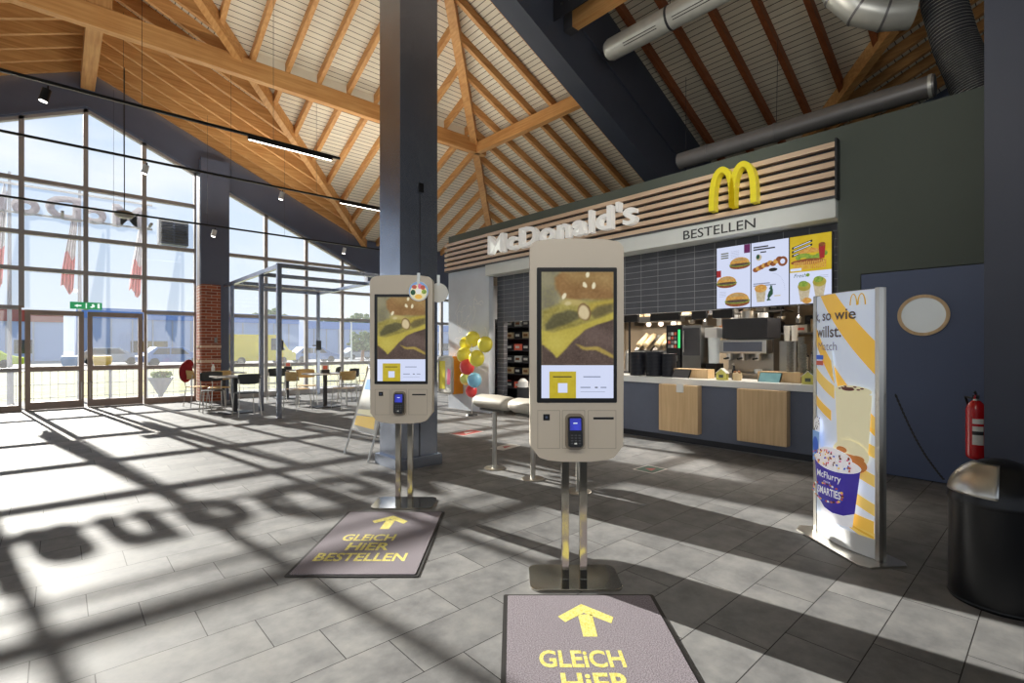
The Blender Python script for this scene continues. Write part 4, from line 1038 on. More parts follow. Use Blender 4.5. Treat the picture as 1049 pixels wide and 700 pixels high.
# ================================================================== TRACKS AND LIGHTS
def track(name, x0, x1, y, z, label, spots, bars=()):
    t = thing('light_track', label, 'light track', (x0, y, z))
    m = MB(); m.box(0, x1-x0, -.018, .018, 0, .035, 'black'); m.build('rail', t, smooth=False)
    for k in range(int((x1-x0)/1.6)+1):
        xx = min(.2+k*1.6, x1-x0-.05); m = MB(); m.tube([(xx, 0, .03), (xx, 0, 2.4)], .003, 'black', 5); m.build('suspension_wire', t)
    for b0, b1 in bars:
        m = MB(); m.box(b0-x0, b1-x0, -.025, .025, -.05, -.0, 'black'); lb = m.build('linear_lamp', t, smooth=False)
        m = MB(); m.box(b0-x0+.01, b1-x0-.01, -.02, .02, -.054, -.0505, 'lamp'); m.build('diffuser', lb, smooth=False)
    for i, (xs_, lab) in enumerate(spots):
        s = thing('track_spotlight', lab, 'spotlight', (xs_, y, z-.02), 0, 'spotlights on the ceiling tracks')
        Tt = Matrix.Rotation(math.radians(12), 4, 'Y')
        m = MB(); m.cyl((0, 0), .045, -.20, -.05, 'white' if name != 1 else 'black', 20, T=Tt); m.tube([(0, 0, 0), (0, 0, -.07)], .01, 'black', 8); m.build('lamp_head', s)
        m = MB(); m.cyl((0, 0), .038, -.203, -.2005, 'lamp', 20, T=Tt); m.build('lens', s)
track(1, -2.6, 3.43, 8.0, 4.42, 'longest black light track with a bright bar lamp, high across the glazing', [(-.09, 'black spotlight on the high track near the left edge')], [(2.05, 3.3)])
track(2, -2.6, 5.9, 10.5, 4.5, 'middle black light track ending behind the steel column', [(3.33, 'small spotlight on the middle track in front of the gable band'), (1.12, 'small spotlight on the middle track over the pendant lamp')], [(4.5, 5.6)])
track(3, -2.6, 6.5, 12.5, 3.97, 'thin lowest light track nearest the glazed front', [(2.55, 'small white spotlight beside the brick pier column'), (5.5, 'small white spotlight over the metal frame')])
pl = thing('pendant_lamp', 'grey disc pendant lamp hanging before the gable window', 'lamp', (1.0, 12.9, 4.05))
m = MB(); m.ball((0, 0, 0), .17, 'steel_dull', (1, 1, .5), 24); m.build('lamp_body', pl)
m = MB(); m.tube([(0, 0, .07), (0, 0, 3.0)], .009, 'black', 6); m.build('cable', pl)
x_ = thing('exit_sign', 'green emergency exit sign above the double door', 'sign', (.455, FYP-.10, 2.19))
m = MB(); m.box(-.27, .27, -.03, .03, -.02, .135, 'green_lit', bev=.004); m.build('sign_box', x_)
a = ART(y=-.031)
a.poly([(-.2, .05), (-.14, .09), (-.14, .07), (-.08, .07), (-.08, .04), (-.14, .04), (-.14, .015)], 'exit_white'); a.rect(-.01, .01, .0, .115, 'exit_white'); a.poly([(.06, .03), (.1, .06), (.09, .09), (.12, .1), (.15, .06), (.13, .02), (.11, .03), (.1, .01)], 'exit_white'); a.rect(.19, .23, .01, .11, 'exit_white')
a.mb.build('pictogram', x_, smooth=False)

# ================================================================== METAL FRAME (pergola) AND FURNITURE
g_ = thing('seating_frame', 'open dark steel frame like a pergola around the cafe tables', 'frame', (3.05, 9.84, 0))
PX = [(0, 0), (.10, 1.46), (.07, 3.72), (2.42, 4.4), (2.45, 0)]
for i, (a_, b_) in enumerate(PX):
    m = MB(); m.box(a_-.04, a_+.04, b_-.04, b_+.04, 0, 2.9, 'steel_blue', bev=.004); m.build('post', g_)
for y_ in (0, 1.46, 3.3, 4.4):
    m = MB(); m.box(.04 if y_ < 4 else .24, 2.41, y_-.04, y_+.04, 2.82, 2.9, 'steel_blue', bev=.004); m.build('cross_beam', g_)
for x0 in (0.035, 2.45):
    m = MB(); m.box(x0-.04, x0+.04, .04, 4.22 if x0 < 1 else 4.36, 2.82, 2.9, 'steel_blue', bev=.004); m.build('side_beam', g_)
for (u_, lab) in ((5.44, 'small black box on the far frame post'), (4.42, 'small black box on a window bar behind the tables')):
    m = MB(); m.box(u_-.07, u_+.07, 14.10, 14.14, 1.25, 1.52, 'black', bev=.01)
    m.box(u_-.01, u_+.01, 14.14, 14.55, 1.36, 1.40, 'black')
    tag(m.build('wall_card_holder'), lab, 'card holder')
def table(x, y, label, r=.40):
    t = thing('cafe_table', label, 'table', (x, y, 0), 0, 'cafe tables under the frame')
    m = MB(); m.box(-r, r, -.34, .34, .725, .75, 'table_top', bev=.006); m.build('table_top', t)
    m = MB(); m.box(-.035, .035, -.035, .035, .02, .725, 'dark'); m.build('pedestal', t, smooth=False)
    m = MB(); m.box(-.27, .27, -.22, .22, 0, .02, 'dark', bev=.005); m.build('foot', t)
    return t
def chair(mt, label):
    t = thing('cafe_chair', label, 'chair', (0, 0, 0), 0, 'cafe chairs')
    m = MB(); m.plate([(.2*math.copysign(abs(math.cos(q))**.6, math.cos(q)), .2*math.copysign(abs(math.sin(q))**.6, math.sin(q))) for q in [2*PI*i/28 for i in range(28)]], .44, .455, mt, bev=.004); m.build('seat', t)
    m = MB(); V = []; F_ = []
    n1, n2 = 14, 5
    for i in range(n1+1):
        an = math.radians(-58 + 116*i/n1)
        for j in range(n2+1):
            z = .62 + .20*j/n2; edge = 1-.22*(abs(i-n1/2)/(n1/2))**3*(1 if j in (0,) else .6 if j == n2 else 0)
            zc = .72 + (z-.72)*edge
            V.append((.24*math.sin(an), -.02-.20*math.cos(an)-.03*(z-.62)/.2, zc))
    for i in range(n1):
        for j in range(n2): a_ = i*(n2+1)+j; F_.append((a_, a_+1, a_+n2+2, a_+n2+1))
    m.add(V, F_, mt); o = m.build('backrest', t, angle=60); so = o.modifiers.new('s', 'SOLIDIFY'); so.thickness = .014
    for sx in (-1, 1):
        m = MB(); m.tube([(sx*.2, .18, 0), (sx*.175, .15, .44)], .009, 'steel', 8); m.build('leg', t)
        m = MB(); m.tube([(sx*.21, -.21, 0), (sx*.18, -.17, .42), (sx*.185, -.19, .55), (sx*.19, -.165, .72)], .009, 'steel', 8); m.build('leg', t)
    return t
table(2.66, 11.3, 'nearest cafe table, grey rectangular top beside the frame post'); table(2.85, 13.12, 'cafe table with white bottle in front of the brick pier'); table(4.42, 11.1, 'cafe table with menu stand in the middle of the frame'); table(4.42, 13.6, 'farther cafe table close to the window behind the frame post', .38)
cw = chair('ply', 'wooden chair with its back to the room at the nearer middle table'); cw.location = (4.62, 10.55, 0); cw.rotation_euler = (0, 0, math.radians(10))
cd = chair('seat_dark', 'dark shell chair in the foreground at the nearest cafe table'); cd.location = (2.72, 10.72, 0); cd.rotation_euler = (0, 0, math.radians(4))
for loc, rot, lb, src in [((3.78, 10.95, 0), -70, 'wooden chair seen from the side left of the middle table', cw), ((4.25, 11.75, 0), 170, 'wooden chair on the window side of the middle table', cw), ((2.62, 12.5, 0), 5, 'wooden chair in front of the table by the brick pier', cw),
                     ((6.05, 12.4, 0), 100, 'wooden chair at the right end beside the sandwich board', cw), ((2.35, 11.75, 0), 178, 'dark chair beyond the nearest cafe table', cd), ((2.32, 13.1, 0), -80, 'wooden chair under the red cloth by the brick pier', cw),
                     ((5.3, 12.9, 0), 60, 'dark chair seen past the middle table towards the window', cd), ((4.0, 13.1, 0), -10, 'dark chair at the farther table close to the window', cd), ((5.12, 11.45, 0), 95, 'dark chair at the right end of the middle table', cd)]:
    dup(src, loc, math.radians(rot), lb)
m = MB(); random.seed(4)
m.ball((0, 0, .1), .15, 'red_cloth', (.9, .55, 1.5), 18)
m.ball((.05, .02, .28), .1, 'red_cloth', (1, .7, .9), 14)
for v in m.bm.verts: v.co += Vector((random.uniform(-.012, .012),)*3)
tag(m.build('red_jacket', loc=(2.10, 13.1, .68)), 'dark red jacket hung over a chair beside the brick pier', 'jacket')
bt = thing('bottle', 'white sauce bottle on the table by the brick pier', 'bottle', (2.62, 13.05, .75))
m = MB(); m.lathe([(0, 0), (.035, 0), (.035, .13), (.02, .16), (.015, .2), (0, .2)], 'white', n=18); m.build('bottle_body', bt)
m = MB(); m.lathe([(0, .2), (.016, .2), (.006, .24), (0, .24)], 'red_ext', n=14); m.build('cap', bt)
for x, y, lb in ((4.42, 11.1, 'menu holder with red card on the middle cafe table'), (4.42, 13.55, 'menu holder with red card on the farther cafe table')):
    t = thing('menu_holder', lb, 'menu holder', (x, y, .75)); m = MB(); m.box(-.09, .09, -.04, .04, 0, .08, 'dark', bev=.005); m.build('tray', t); m = MB(); m.box(-.08, .08, -.01, .01, .06, .19, 'paper'); m.box(-.05, .05, -.013, -.01, .09, .17, 'p_red'); m.build('card', t, smooth=False)
# sandwich board
sb = thing('sandwich_board', 'silver framed sandwich board with pale poster behind the farther kiosk', 'sign board', (2.98, 5.72, 0), -PI/2)
for nm, sgn in (('front_leaf', -1), ('rear_leaf', 1)):
    lf = MB(); y_b = sgn*.33
    def pt(s, z, off=0): return (s, y_b*(1-z/1.08)+off, z)
    for s in (-.32, .32): lf.tube([pt(s, .0), pt(s, 1.08)], .014, 'steel', 8)
    lf.tube([pt(-.32, 1.07), pt(.32, 1.07)], .014, 'steel', 8); lf.tube([pt(-.32, .30), pt(.32, .30)], .012, 'steel', 8)
    o = lf.build(nm, sb)
    pm = MB(); q = .004*sgn
    pm.add([pt(-.31, .31, q-.004), pt(.31, .31, q-.004), pt(.31, 1.06, q-.004), pt(-.31, 1.06, q-.004), pt(-.31, .31, q+.004), pt(.31, .31, q+.004), pt(.31, 1.06, q+.004), pt(-.31, 1.06, q+.004)], [(0, 1, 2, 3), (7, 6, 5, 4), (0, 4, 5, 1), (1, 5, 6, 2), (2, 6, 7, 3), (3, 7, 4, 0)], 'poster_pale' if 'poster_pale' in M else 'paper')
    if sgn < 0:
        for z0, z1, mt in ((.36, .5, 'p_yel2'), (.5, .58, 'a_lettuce'), (.8, .95, 'p_lblue')):
            pm.add([pt(-.26, z0, q-.006), pt(.26, z0, q-.006), pt(.22, z1, q-.006), pt(-.26, z1-.03, q-.006)], [(0, 1, 2, 3)], 'p_cream' if mt == 'a_lettuce' else mt)
    pm.build('poster', o, smooth=False)
# floor stickers
def sticker(x, y, w, l, rot, mt, label):
    t = thing('floor_sticker', label, 'floor sticker', (x, y, 0), rot)
    m = MB(); m.plate(rrect(-w/2, w/2, -l/2, l/2, .02), .0005, .0015, 'st_white'); m.build('backing', t, smooth=False)
    m = MB(); m.plate(rrect(-w/2+.02, w/2-.02, -l/2+.02, l/2-.02, .015), .0016, .002, mt); m.plate([(-w*.2, -l*.2), (w*.25, -l*.1), (0, l*.25)], .002, .0024, 'st_red' if mt != 'st_red' else 'st_white'); m.build('printed_face', t, smooth=False)
sticker(4.78, 3.03, .30, .26, .0, 'st_green', 'green and red floor sticker in front of the counter'); sticker(4.72, 6.25, .5, .3, .2, 'st_red', 'red floor sticker beyond the leaning stools'); sticker(4.42, 5.0, .4, .22, .2, 'st_white', 'white floor sticker behind the middle leaning stool')

# ================================================================== KITCHEN AND COUNTER THINGS
def lid_stack(y, h, label, n=18, r=.105):
    t = thing('tray_stack', label, 'stack', (6.64, y, .90), 0, 'stacks of black containers on the counter')
    prof = [(0, 0)]
    for i in range(n):
        z = h*i/n; prof += [(r*.94, z), (r, z+h/n*.3), (r, z+h/n*.85), (r*.94, z+h/n*.95)]
    prof += [(0, h)]
    m = MB(); m.lathe(prof, 'cup_black', n=28); m.build('containers', t); return t
lid_stack(4.42, .36, 'leftmost black container stack, beside the foreground kiosk', r=.125)
lid_stack(4.13, .37, 'tall middle stack of ribbed black containers on the counter', r=.13); lid_stack(3.89, .34, 'rightmost black container stack, next to the wooden till stand')
def till(y0, y1, label, teal):
    t = thing('till_stand', label, 'till', (6.62, (y0+y1)/2, .90)); w = (y1-y0)/2
    m = MB(); m.box(-.02, .18, -w, w, 0, .125, 'oak', bev=.004); m.build('wood_housing', t)
    tr = Matrix.Translation((-.08, .10 if not teal else .08, .05)) @ Matrix.Rotation(math.radians(-55), 4, 'Y')
    m = MB(tr); m.box(-.075, .075, -.13, .13, -.008, .008, 'black', bev=.003); m.box(-.01, .01, -.02, .02, -.05, -.008, 'black'); tb = m.build('tablet', t)
    m = MB(tr); m.box(-.068, .068, -.122, .122, .008, .0095, 'teal_lit' if teal else 'darkgrey'); m.build('display', tb, smooth=False); return t
till(3.28, 3.80, 'wooden till stand with a dark tablet, left one on the counter', False); till(2.12, 2.62, 'wooden till stand with a pale teal display, right one on the counter', True)
def house(y, label):
    t = thing('donation_box', label, 'donation box', (6.50, y, .90), 0, 'yellow house-shaped boxes')
    m = MB(); m.prism([(-.065, 0), (.065, 0), (.065, .09), (0, .145), (-.065, .09)], -.04, .04, 'house_yellow', TS); m.build('house_body', t)
    m = MB(); m.prism([(-.03, .03), (.03, .03), (.03, .07), (-.03, .07)], -.042, -.0405, 'green', TS); m.prism([(-.075, .083), (0, .148), (.075, .083), (.075, .092), (0, .157), (-.075, .092)], -.045, .045, 'paper', TS); m.build('roof_edge', t, smooth=False)
house(3.03, 'yellow house-shaped collecting box left of the teal display'); house(2.00, 'yellow house-shaped collecting box at the right end of the counter')
for i, (x, y, h, lb) in enumerate([(6.72, 2.28, .50, 'grey cup tower at the left of the cup group'), (6.86, 2.20, .56, 'grey cup tower at the back of the cup group'), (6.72, 2.13, .47, 'grey cup tower in the middle of the cup group'), (6.80, 2.02, .53, 'grey cup tower at the right of the cup group')]):
    t = thing('cup_tower', lb, 'cups', (x, y, .90), 0, 'towers of grey cups'); prof = [(0, 0)]; nn = 14
    for k in range(nn): z = h*k/nn; prof += [(.030, z), (.042, z+h/nn*.9), (.042, z+h/nn*.98)]
    m = MB(); m.lathe(prof+[(0, h)], 'cup_steel', n=20); m.build('cups', t)
t = thing('plant', 'small leafy plant beside the cup towers', 'plant', (6.58, 1.90, .90)); m = MB(); m.lathe([(0, 0), (.04, 0), (.05, .08), (0, .08)], 'dark', n=16); m.build('pot', t); m = MB(); random.seed(8)
for i in range(26):
    a_, e_ = random.uniform(0, 6.28), random.uniform(.3, 1.4); L_ = random.uniform(.12, .3); d = Vector((math.cos(a_)*math.cos(e_), math.sin(a_)*math.cos(e_), math.sin(e_))); s = Vector((-d.y, d.x, 0)).normalized()*.018; p = Vector((0, 0, .08))
    m.add([p, p+d*L_*.5+s, p+d*L_, p+d*L_*.5-s], [(0, 1, 2, 3)], 'foliage')
m.build('leaves', t)
# back line
t = thing('back_counter', 'stainless back counter in the kitchen', 'worktop', (7.9, 4.0, 0)); m = MB(); m.box(-.3, .35, -2.0, 4.2, .86, .90, 'steel_dull', bev=.004); m.build('worktop', t); m = MB()
for k in range(7): m.box(-.27, .3, -1.98+k*.88, -1.12+k*.88, .1, .855, 'steel_dull', bev=.006)
m.build('cabinet_fronts', t)
t = thing('coffee_machine', 'large stainless coffee machine behind the counter', 'coffee machine', (7.7, 3.2, .90))
m = MB(); m.box(-.2, .3, -.36, .30, .56, .86, 'dark', bev=.012); m.box(-.2, .3, -.36, .3, .0, .05, 'steel_dull', bev=.005); m.box(.02, .3, -.36, .3, .05, .56, 'steel_dull', bev=.005); m.build('body', t)
m = MB(); m.box(-.24, -.02, -.36, .32, .34, .54, 'steel', bev=.015); m.box(-.245, -.238, -.30, .26, .37, .51, 'counter_front'); m.build('control_panel', t)
for i, y in enumerate((.22, .02, -.2)):
    m = MB(); m.cyl((-.12, y), .045, .24, .34, 'steel', 18); m.tube([(-.12, y, .27), (-.30, y, .26)], .014, 'black', 8); m.build('brew_group', t)
m = MB(); m.lathe([(0, 0), (.05, 0), (.055, .1), (.05, .11), (0, .11)], 'white', (-.12, -.2), 20); m.lathe([(0, 0), (.04, 0), (.045, .09), (0, .09)], 'steel', (-.12, .2), 18); m.build('jug', t)
m = MB(); m.cyl((.05, .02), .10, .86, .98, 'steel', 20); m.cyl((.05, -.2), .07, .86, .94, 'white', 20); m.cyl((.05, .2), .06, .86, .93, 'white', 20); m.build('cup_rack', t)
t = thing('drink_dispenser', 'dark drinks dispenser with green light strip', 'dispenser', (7.7, 4.33, .90))
m = MB(); m.box(-.18, .2, -.13, .13, 0, .80, 'black', bev=.01); m.build('body', t); m = MB()
for i in range(4):
    for j in range(3): m.box(-.188, -.18, -.06+j*.055, -.02+j*.055, .42+i*.07, .47+i*.07, ['p_red', 'paper', 'steel_dull'][(i+j) % 3])
m.build('buttons', t, smooth=False); m = MB(); m.box(-.19, -.18, -.125, -.09, .42, .72, 'green_led'); m.build('light_strip', t, smooth=False); m = MB(); m.box(-.24, -.1, -.1, .1, .2, .3, 'steel', bev=.01); m.cyl((-.2, .03), .05, .08, .2, 'white', 16); m.build('spout', t)
t = thing('steel_cabinet', 'upright stainless cabinet beside the drinks dispenser', 'cabinet', (7.7, 4.0, .90)); m = MB(); m.box(-.2, .25, -.16, .16, 0, .78, 'steel_dull', bev=.008); m.build('body', t); m = MB(); m.box(-.21, -.2, -.14, .14, .3, .74, 'darkgrey'); m.tube([(-.23, .12, .35), (-.23, .12, .7)], .01, 'steel', 8); m.build('door', t)
t = thing('blender', 'white topped grinder standing left of the coffee machine', 'kitchen machine', (7.65, 3.70, .90)); m = MB(); m.box(-.1, .14, -.09, .09, 0, .18, 'black', bev=.01); m.build('base', t); m = MB(); m.box(-.11, .14, -.1, .1, .58, .74, 'white', bev=.01); m.build('top_housing', t); m = MB(); m.cyl((0, 0), .08, .18, .58, 'glass_grey', 20, .09); m.build('hopper', t)
for i, (y, lb) in enumerate(((5.05, 'left slanted warming rack with wrapped rolls'), (4.68, 'right slanted warming rack with wrapped rolls'))):
    t = thing('warming_rack', lb, 'warming rack', (7.9, y, .90), 0, 'warming racks with wrapped rolls'); m = MB(); m.hexa([(-.2, -.16, .3), (-.2, .16, .3), (.25, .16, .3), (.25, -.16, .3), (-.2, -.16, .38), (-.2, .16, .38), (.25, .16, .66), (.25, -.16, .66)], 'steel_dull'); m.box(-.2, .25, -.17, .17, 0, .3, 'darkgrey'); m.build('rack', t, smooth=False)
    for j in range(2):
        m = MB(); yy = -.07+.14*j; m.tube([(-.21, yy, .45), (-.19, yy, .465), (.1, yy, .65), (.12, yy, .66)], [.03, .05, .05, .03], 'bun_paper', 14)
        o = m.build('wrapped_roll', loc=(7.9, y, .90)); tag(o, ['front wrapped cream roll lying on the %s warming rack', 'back wrapped cream roll lying on the %s warming rack'][j].replace('front', 'right-hand').replace('back', 'left-hand') % ('left', 'right')[i], 'wrapped food', 'wrapped rolls')
t = thing('heat_lamp', 'row of glowing heat lamps above the warming racks', 'lamp', (8.0, 4.85, 1.78)); m = MB(); m.box(-.12, .12, -.4, .4, 0, .1, 'steel_dull', bev=.01); m.build('hood', t)
for y in (-.25, .0, .25): m = MB(); m.ball((0, y, -.03), .045, 'lamp_warm'); m.build('bulb', t)
for i, (y0, y1, lb) in enumerate(((4.92, 5.24, 'black order monitor nearest the foreground kiosk'), (4.15, 4.67, 'widest black order monitor under the tiled wall'), (3.69, 3.92, 'small black order monitor left of the menu screens'), (3.28, 3.59, 'flat black monitor directly under the menu screens'))):
    t = thing('order_monitor', lb, 'monitor', (7.4, (y0+y1)/2, 1.77), 0, 'order monitors hanging in the kitchen'); m = MB(); w = (y1-y0)/2; m.box(-.03, .03, -w, w, 0, .14, 'black', bev=.004); m.build('casing', t); m = MB(); m.box(.0, .02, -.01, .01, .14, 1.0, 'black'); m.build('ceiling_rod', t, smooth=False)
t = thing('steel_pole', 'thin black pole below the left order monitor', 'pole', (7.4, 5.1, 0)); m = MB(); m.tube([(0, 0, .0), (0, 0, 1.78)], .02, 'black', 10); m.build('shaft', t)
t = thing('socket_panel', 'black double socket panel on the kitchen wall', 'socket', (9.58, 2.95, 1.66)); m = MB(); m.box(-.02, .01, -.06, .06, 0, .22, 'black', bev=.005); m.lathe([(0, 0), (.03, 0), (.03, .01), (0, .01)], 'darkgrey', n=16, T=Matrix.Translation((-.02, 0, .06)) @ Matrix.Rotation(-PI/2, 4, 'Y')); m.lathe([(0, 0), (.03, 0), (.03, .01), (0, .01)], 'darkgrey', n=16, T=Matrix.Translation((-.02, 0, .16)) @ Matrix.Rotation(-PI/2, 4, 'Y')); m.build('plate', t)
# small equipment on the back counter and the rail above it
ORD = ['first', 'second', 'third', 'fourth', 'fifth', 'sixth', 'seventh', 'eighth', 'ninth', 'tenth', 'eleventh', 'twelfth']
random.seed(31)
for i in range(9):
    y = 2.15 + i*.085 if i < 4 else 5.35 + (i-4)*.16; r_ = .035 if i < 4 else .06; h_ = random.uniform(.16, .34)
    t = thing('steel_canister', '%s steel canister from the right on the kitchen back counter' % ORD[i], 'canister', (7.72, y, .90), 0, 'canisters on the back counter')
    m = MB(); m.lathe([(0, 0), (r_, 0), (r_, h_), (r_*.85, h_+.01), (0, h_+.01)], random.choice(['steel', 'darkgrey', 'steel_dull']), n=18); m.build('body', t)
    m = MB(); m.lathe([(0, h_+.01), (r_*.9, h_+.01), (r_*.8, h_+.035), (.012, h_+.04), (.012, h_+.06), (0, h_+.06)], random.choice(['black', 'white', 'steel']), n=18); m.build('lid', t)
t = thing('utensil_rail', 'steel rail fixed above the coffee machine with hanging utensils', 'rail', (8.1, 3.4, 1.98)); m = MB(); m.tube([(0, -1.4, 0), (0, 1.4, 0)], .012, 'steel', 8)
for y in (-1.3, 0, 1.3): m.tube([(0, y, 0), (0, y, .8)], .008, 'steel', 8)
m.build('rail', t)
for i in range(11):
    y = 2.15 + i*.24; k = i % 3
    t = thing('hanging_utensil', '%s utensil from the right hanging on the kitchen rail' % ORD[i], 'utensil', (8.1, y, 1.97), 0, 'utensils on the kitchen rail')
    m = MB(); m.tube([(0, 0, 0), (0, 0, -.16)], .008, ['black', 'steel', 'darkgrey'][k], 8); m.build('handle', t)
    m = MB()
    if k == 0: m.lathe([(0, -.24), (.05, -.22), (.06, -.17), (.055, -.17), (.045, -.21), (0, -.23)], 'steel', n=16)
    elif k == 1: m.box(-.004, .004, -.04, .04, -.28, -.16, 'steel', bev=.002)
    else: m.lathe([(0, -.3), (.035, -.27), (.04, -.2), (.01, -.16), (0, -.16)], 'steel_dull', n=14)
    m.build('head', t)
t = thing('cookie_jar', 'round glass jar of brown cookies on the counter beside the teal display', 'jar', (6.56, 2.86, .90)); m = MB(); m.lathe([(0, 0), (.05, 0), (.06, .04), (.055, .09), (.03, .11), (0, .11)], 'bun_paper', n=20); m.build('jar_body', t); m = MB(); random.seed(6)
for i in range(9): m.ball((random.uniform(-.03, .03), random.uniform(-.03, .03), .05+random.uniform(0, .07)), .022, 'box_brown', n=8)
m.build('cookies', t)
t = thing('sauce_pump', 'dark pump bottle between the yellow box and the cookie jar', 'bottle', (6.62, 2.93, .90)); m = MB(); m.lathe([(0, 0), (.028, 0), (.028, .12), (.012, .15), (.012, .19), (0, .19)], 'black', n=16); m.build('bottle_body', t); m = MB(); m.tube([(0, 0, .19), (0, 0, .21), (-.05, 0, .205)], .006, 'steel', 8); m.build('nozzle', t)
t = thing('cup_dispenser', 'steel cup dispenser on the back counter behind the teal display', 'dispenser', (7.75, 2.62, .90)); m = MB(); m.box(-.12, .15, -.11, .11, 0, .52, 'steel_dull', bev=.008); m.build('body', t)
for q in (-.05, .05): m = MB(); m.lathe([(0, .52), (.035, .52), (.045, .74), (0, .74)], 'paper', (0, q), 18); m.build('paper_cups', t)
# shelves on the back wall, with boxes
random.seed(12)
for k, (z, y0, y1, lb) in enumerate(((1.55, 2.2, 4.4, 'upper steel wall shelf behind the coffee machine'), (1.95, 3.2, 6.6, 'long high steel wall shelf in the kitchen'))):
    t = thing('wall_shelf', lb, 'shelf', (9.4, (y0+y1)/2, z)); m = MB(); w = (y1-y0)/2; m.box(-.2, .2, -w, w, 0, .03, 'steel_dull'); m.build('board', t, smooth=False)
    for q in (-.8, 0, .8): m = MB(); m.box(-.15, .2, q*w-.01, q*w+.01, -.15, 0, 'steel_dull'); m.build('bracket', t, smooth=False)
    y = y0+.12; j = 0
    while y < y1-.15:
        w_ = random.uniform(.12, .24); h_ = random.uniform(.12, .24); mt = random.choice(['box_brown', 'bun_paper', 'steel_dull', 'paper', 'darkgrey'])
        nm = {'box_brown': 'brown carton', 'bun_paper': 'cream carton', 'steel_dull': 'steel tin', 'paper': 'white packet', 'darkgrey': 'dark grey tub'}[mt]
        b = MB(); b.box(-.13, .13, -w_/2+.01, w_/2-.01, 0, h_, mt, bev=.008); b.box(-.132, -.13, -w_/4, w_/4, h_*.3, h_*.6, 'paper' if mt != 'paper' else 'p_red')
        j += 1
        tag(b.build('stored_box', loc=(9.4, y+w_/2, z+.03)), '%s, %s from the right end of the %s' % (nm, ['first', 'second', 'third', 'fourth', 'fifth', 'sixth', 'seventh', 'eighth', 'ninth', 'tenth', 'eleventh', 'twelfth', 'thirteenth', 'fourteenth', 'fifteenth', 'sixteenth', 'seventeenth', 'eighteenth', 'nineteenth', 'twentieth'][min(j-1, 19)], ['upper kitchen wall shelf', 'long high kitchen shelf'][k]), 'box', 'boxes on the kitchen shelves')
        y += w_ + random.uniform(.0, .06)
# hanging steel hood
t = thing('extractor_hood', 'steel extractor hood at the back of the kitchen', 'hood', (8.7, 3.0, 2.1)); m = MB(); m.hexa([(-.5, -1.1, 0), (-.5, 1.1, 0), (.5, 1.1, 0), (.5, -1.1, 0), (-.3, -1.1, .5), (-.3, 1.1, .5), (.5, 1.1, .5), (.5, -1.1, .5)], 'steel_dull'); m.build('hood_shell', t, smooth=False)
t = thing('tall_cabinet', 'beige tall cupboard at the left of the kitchen back wall', 'cupboard', (9.25, 7.2, 0)); m = MB(); m.box(-.3, .3, -.5, .5, 0, 2.1, 'beige_wall', bev=.01); m.build('carcass', t)
for s in (-1, 1): m = MB(); m.box(-.32, -.3, min(0, s*.49)+.005, max(0, s*.49)-.005, .1, 2.05, 'bun_paper', bev=.004); m.build('door', t)
# pick-up shelf left of the foreground kiosk
t = thing('pickup_shelf', 'dark pick-up rack with rows of boxes between wall and kiosk', 'shelf', (7.35, 7.9, 0)); m = MB(); zs = [.1, .45, .75, 1.0, 1.25, 1.5, 1.75]
m.box(-.2, .25, -.55, -.53, 0, 1.95, 'dark'); m.box(-.2, .25, .53, .55, 0, 1.95, 'dark'); m.box(.24, .25, -.55, .55, 0, 1.95, 'dark'); m.build('uprights', t, smooth=False)
for z in zs: m = MB(); m.box(-.2, .24, -.53, .53, z, z+.02, 'darkgrey'); m.build('shelf_board', t, smooth=False)
names = {'paper': 'white', 'bun_paper': 'cream', 'cup_black': 'black', 'p_red': 'red', 'warm_lit': 'glowing', 'darkgrey': 'grey'}
order = [('warm_lit', .1), ('paper', .1), ('p_red', .12), ('cup_black', .12), ('bun_paper', .12), ('paper', .1)]
for zi, z in enumerate(zs[1:]):
    for j in range(4):
        mt = ['cup_black', 'paper', 'bun_paper', 'p_red', 'darkgrey', 'cup_black'][(zi*2+j*3) % 6]
        b = MB(); b.box(-.1, .1, -.1, .1, 0, .13, mt, bev=.006); b.box(-.102, -.1, -.06, .06, .04, .09, 'paper' if mt not in ('paper', 'bun_paper') else 'box_brown')
        tag(b.build('shelf_box', loc=(7.3, 7.52+.25*j, z+.02)), '%s box, %s from the right on the %s level of the pick-up rack' % (names[mt], ['first', 'second', 'third', 'last'][j], ['second lowest', 'third lowest', 'fourth lowest', 'third highest', 'second highest', 'top'][zi]), 'box', 'boxes in the pick-up rack')
t = thing('counter_canister', 'white rimmed dark canister seen under the pick-up rack', 'canister', (6.75, 7.12, 0)); m = MB(); m.cyl((0, 0), .12, 0, .55, 'dark', 24); m.build('body', t); m = MB(); m.lathe([(0, .55), (.11, .55), (.1, .66), (.04, .72), (0, .72)], 'white', n=24); m.build('lid', t)
t = thing('glow_box', 'warm lit food warmer on the pick-up rack side', 'food warmer', (7.2, 7.0, 1.02)); m = MB(); m.box(-.15, .2, -.18, .18, 0, .3, 'steel_dull', bev=.01); m.build('body', t); m = MB(); m.box(-.155, -.15, -.15, .15, .05, .24, 'warm_lit'); m.build('lit_window', t, smooth=False)
t = thing('warmer_stand', 'dark cabinet carrying the food warmer', 'cabinet', (7.25, 7.0, 0)); m = MB(); m.box(-.2, .25, -.22, .22, 0, 1.02, 'dark', bev=.006); m.build('body', t)

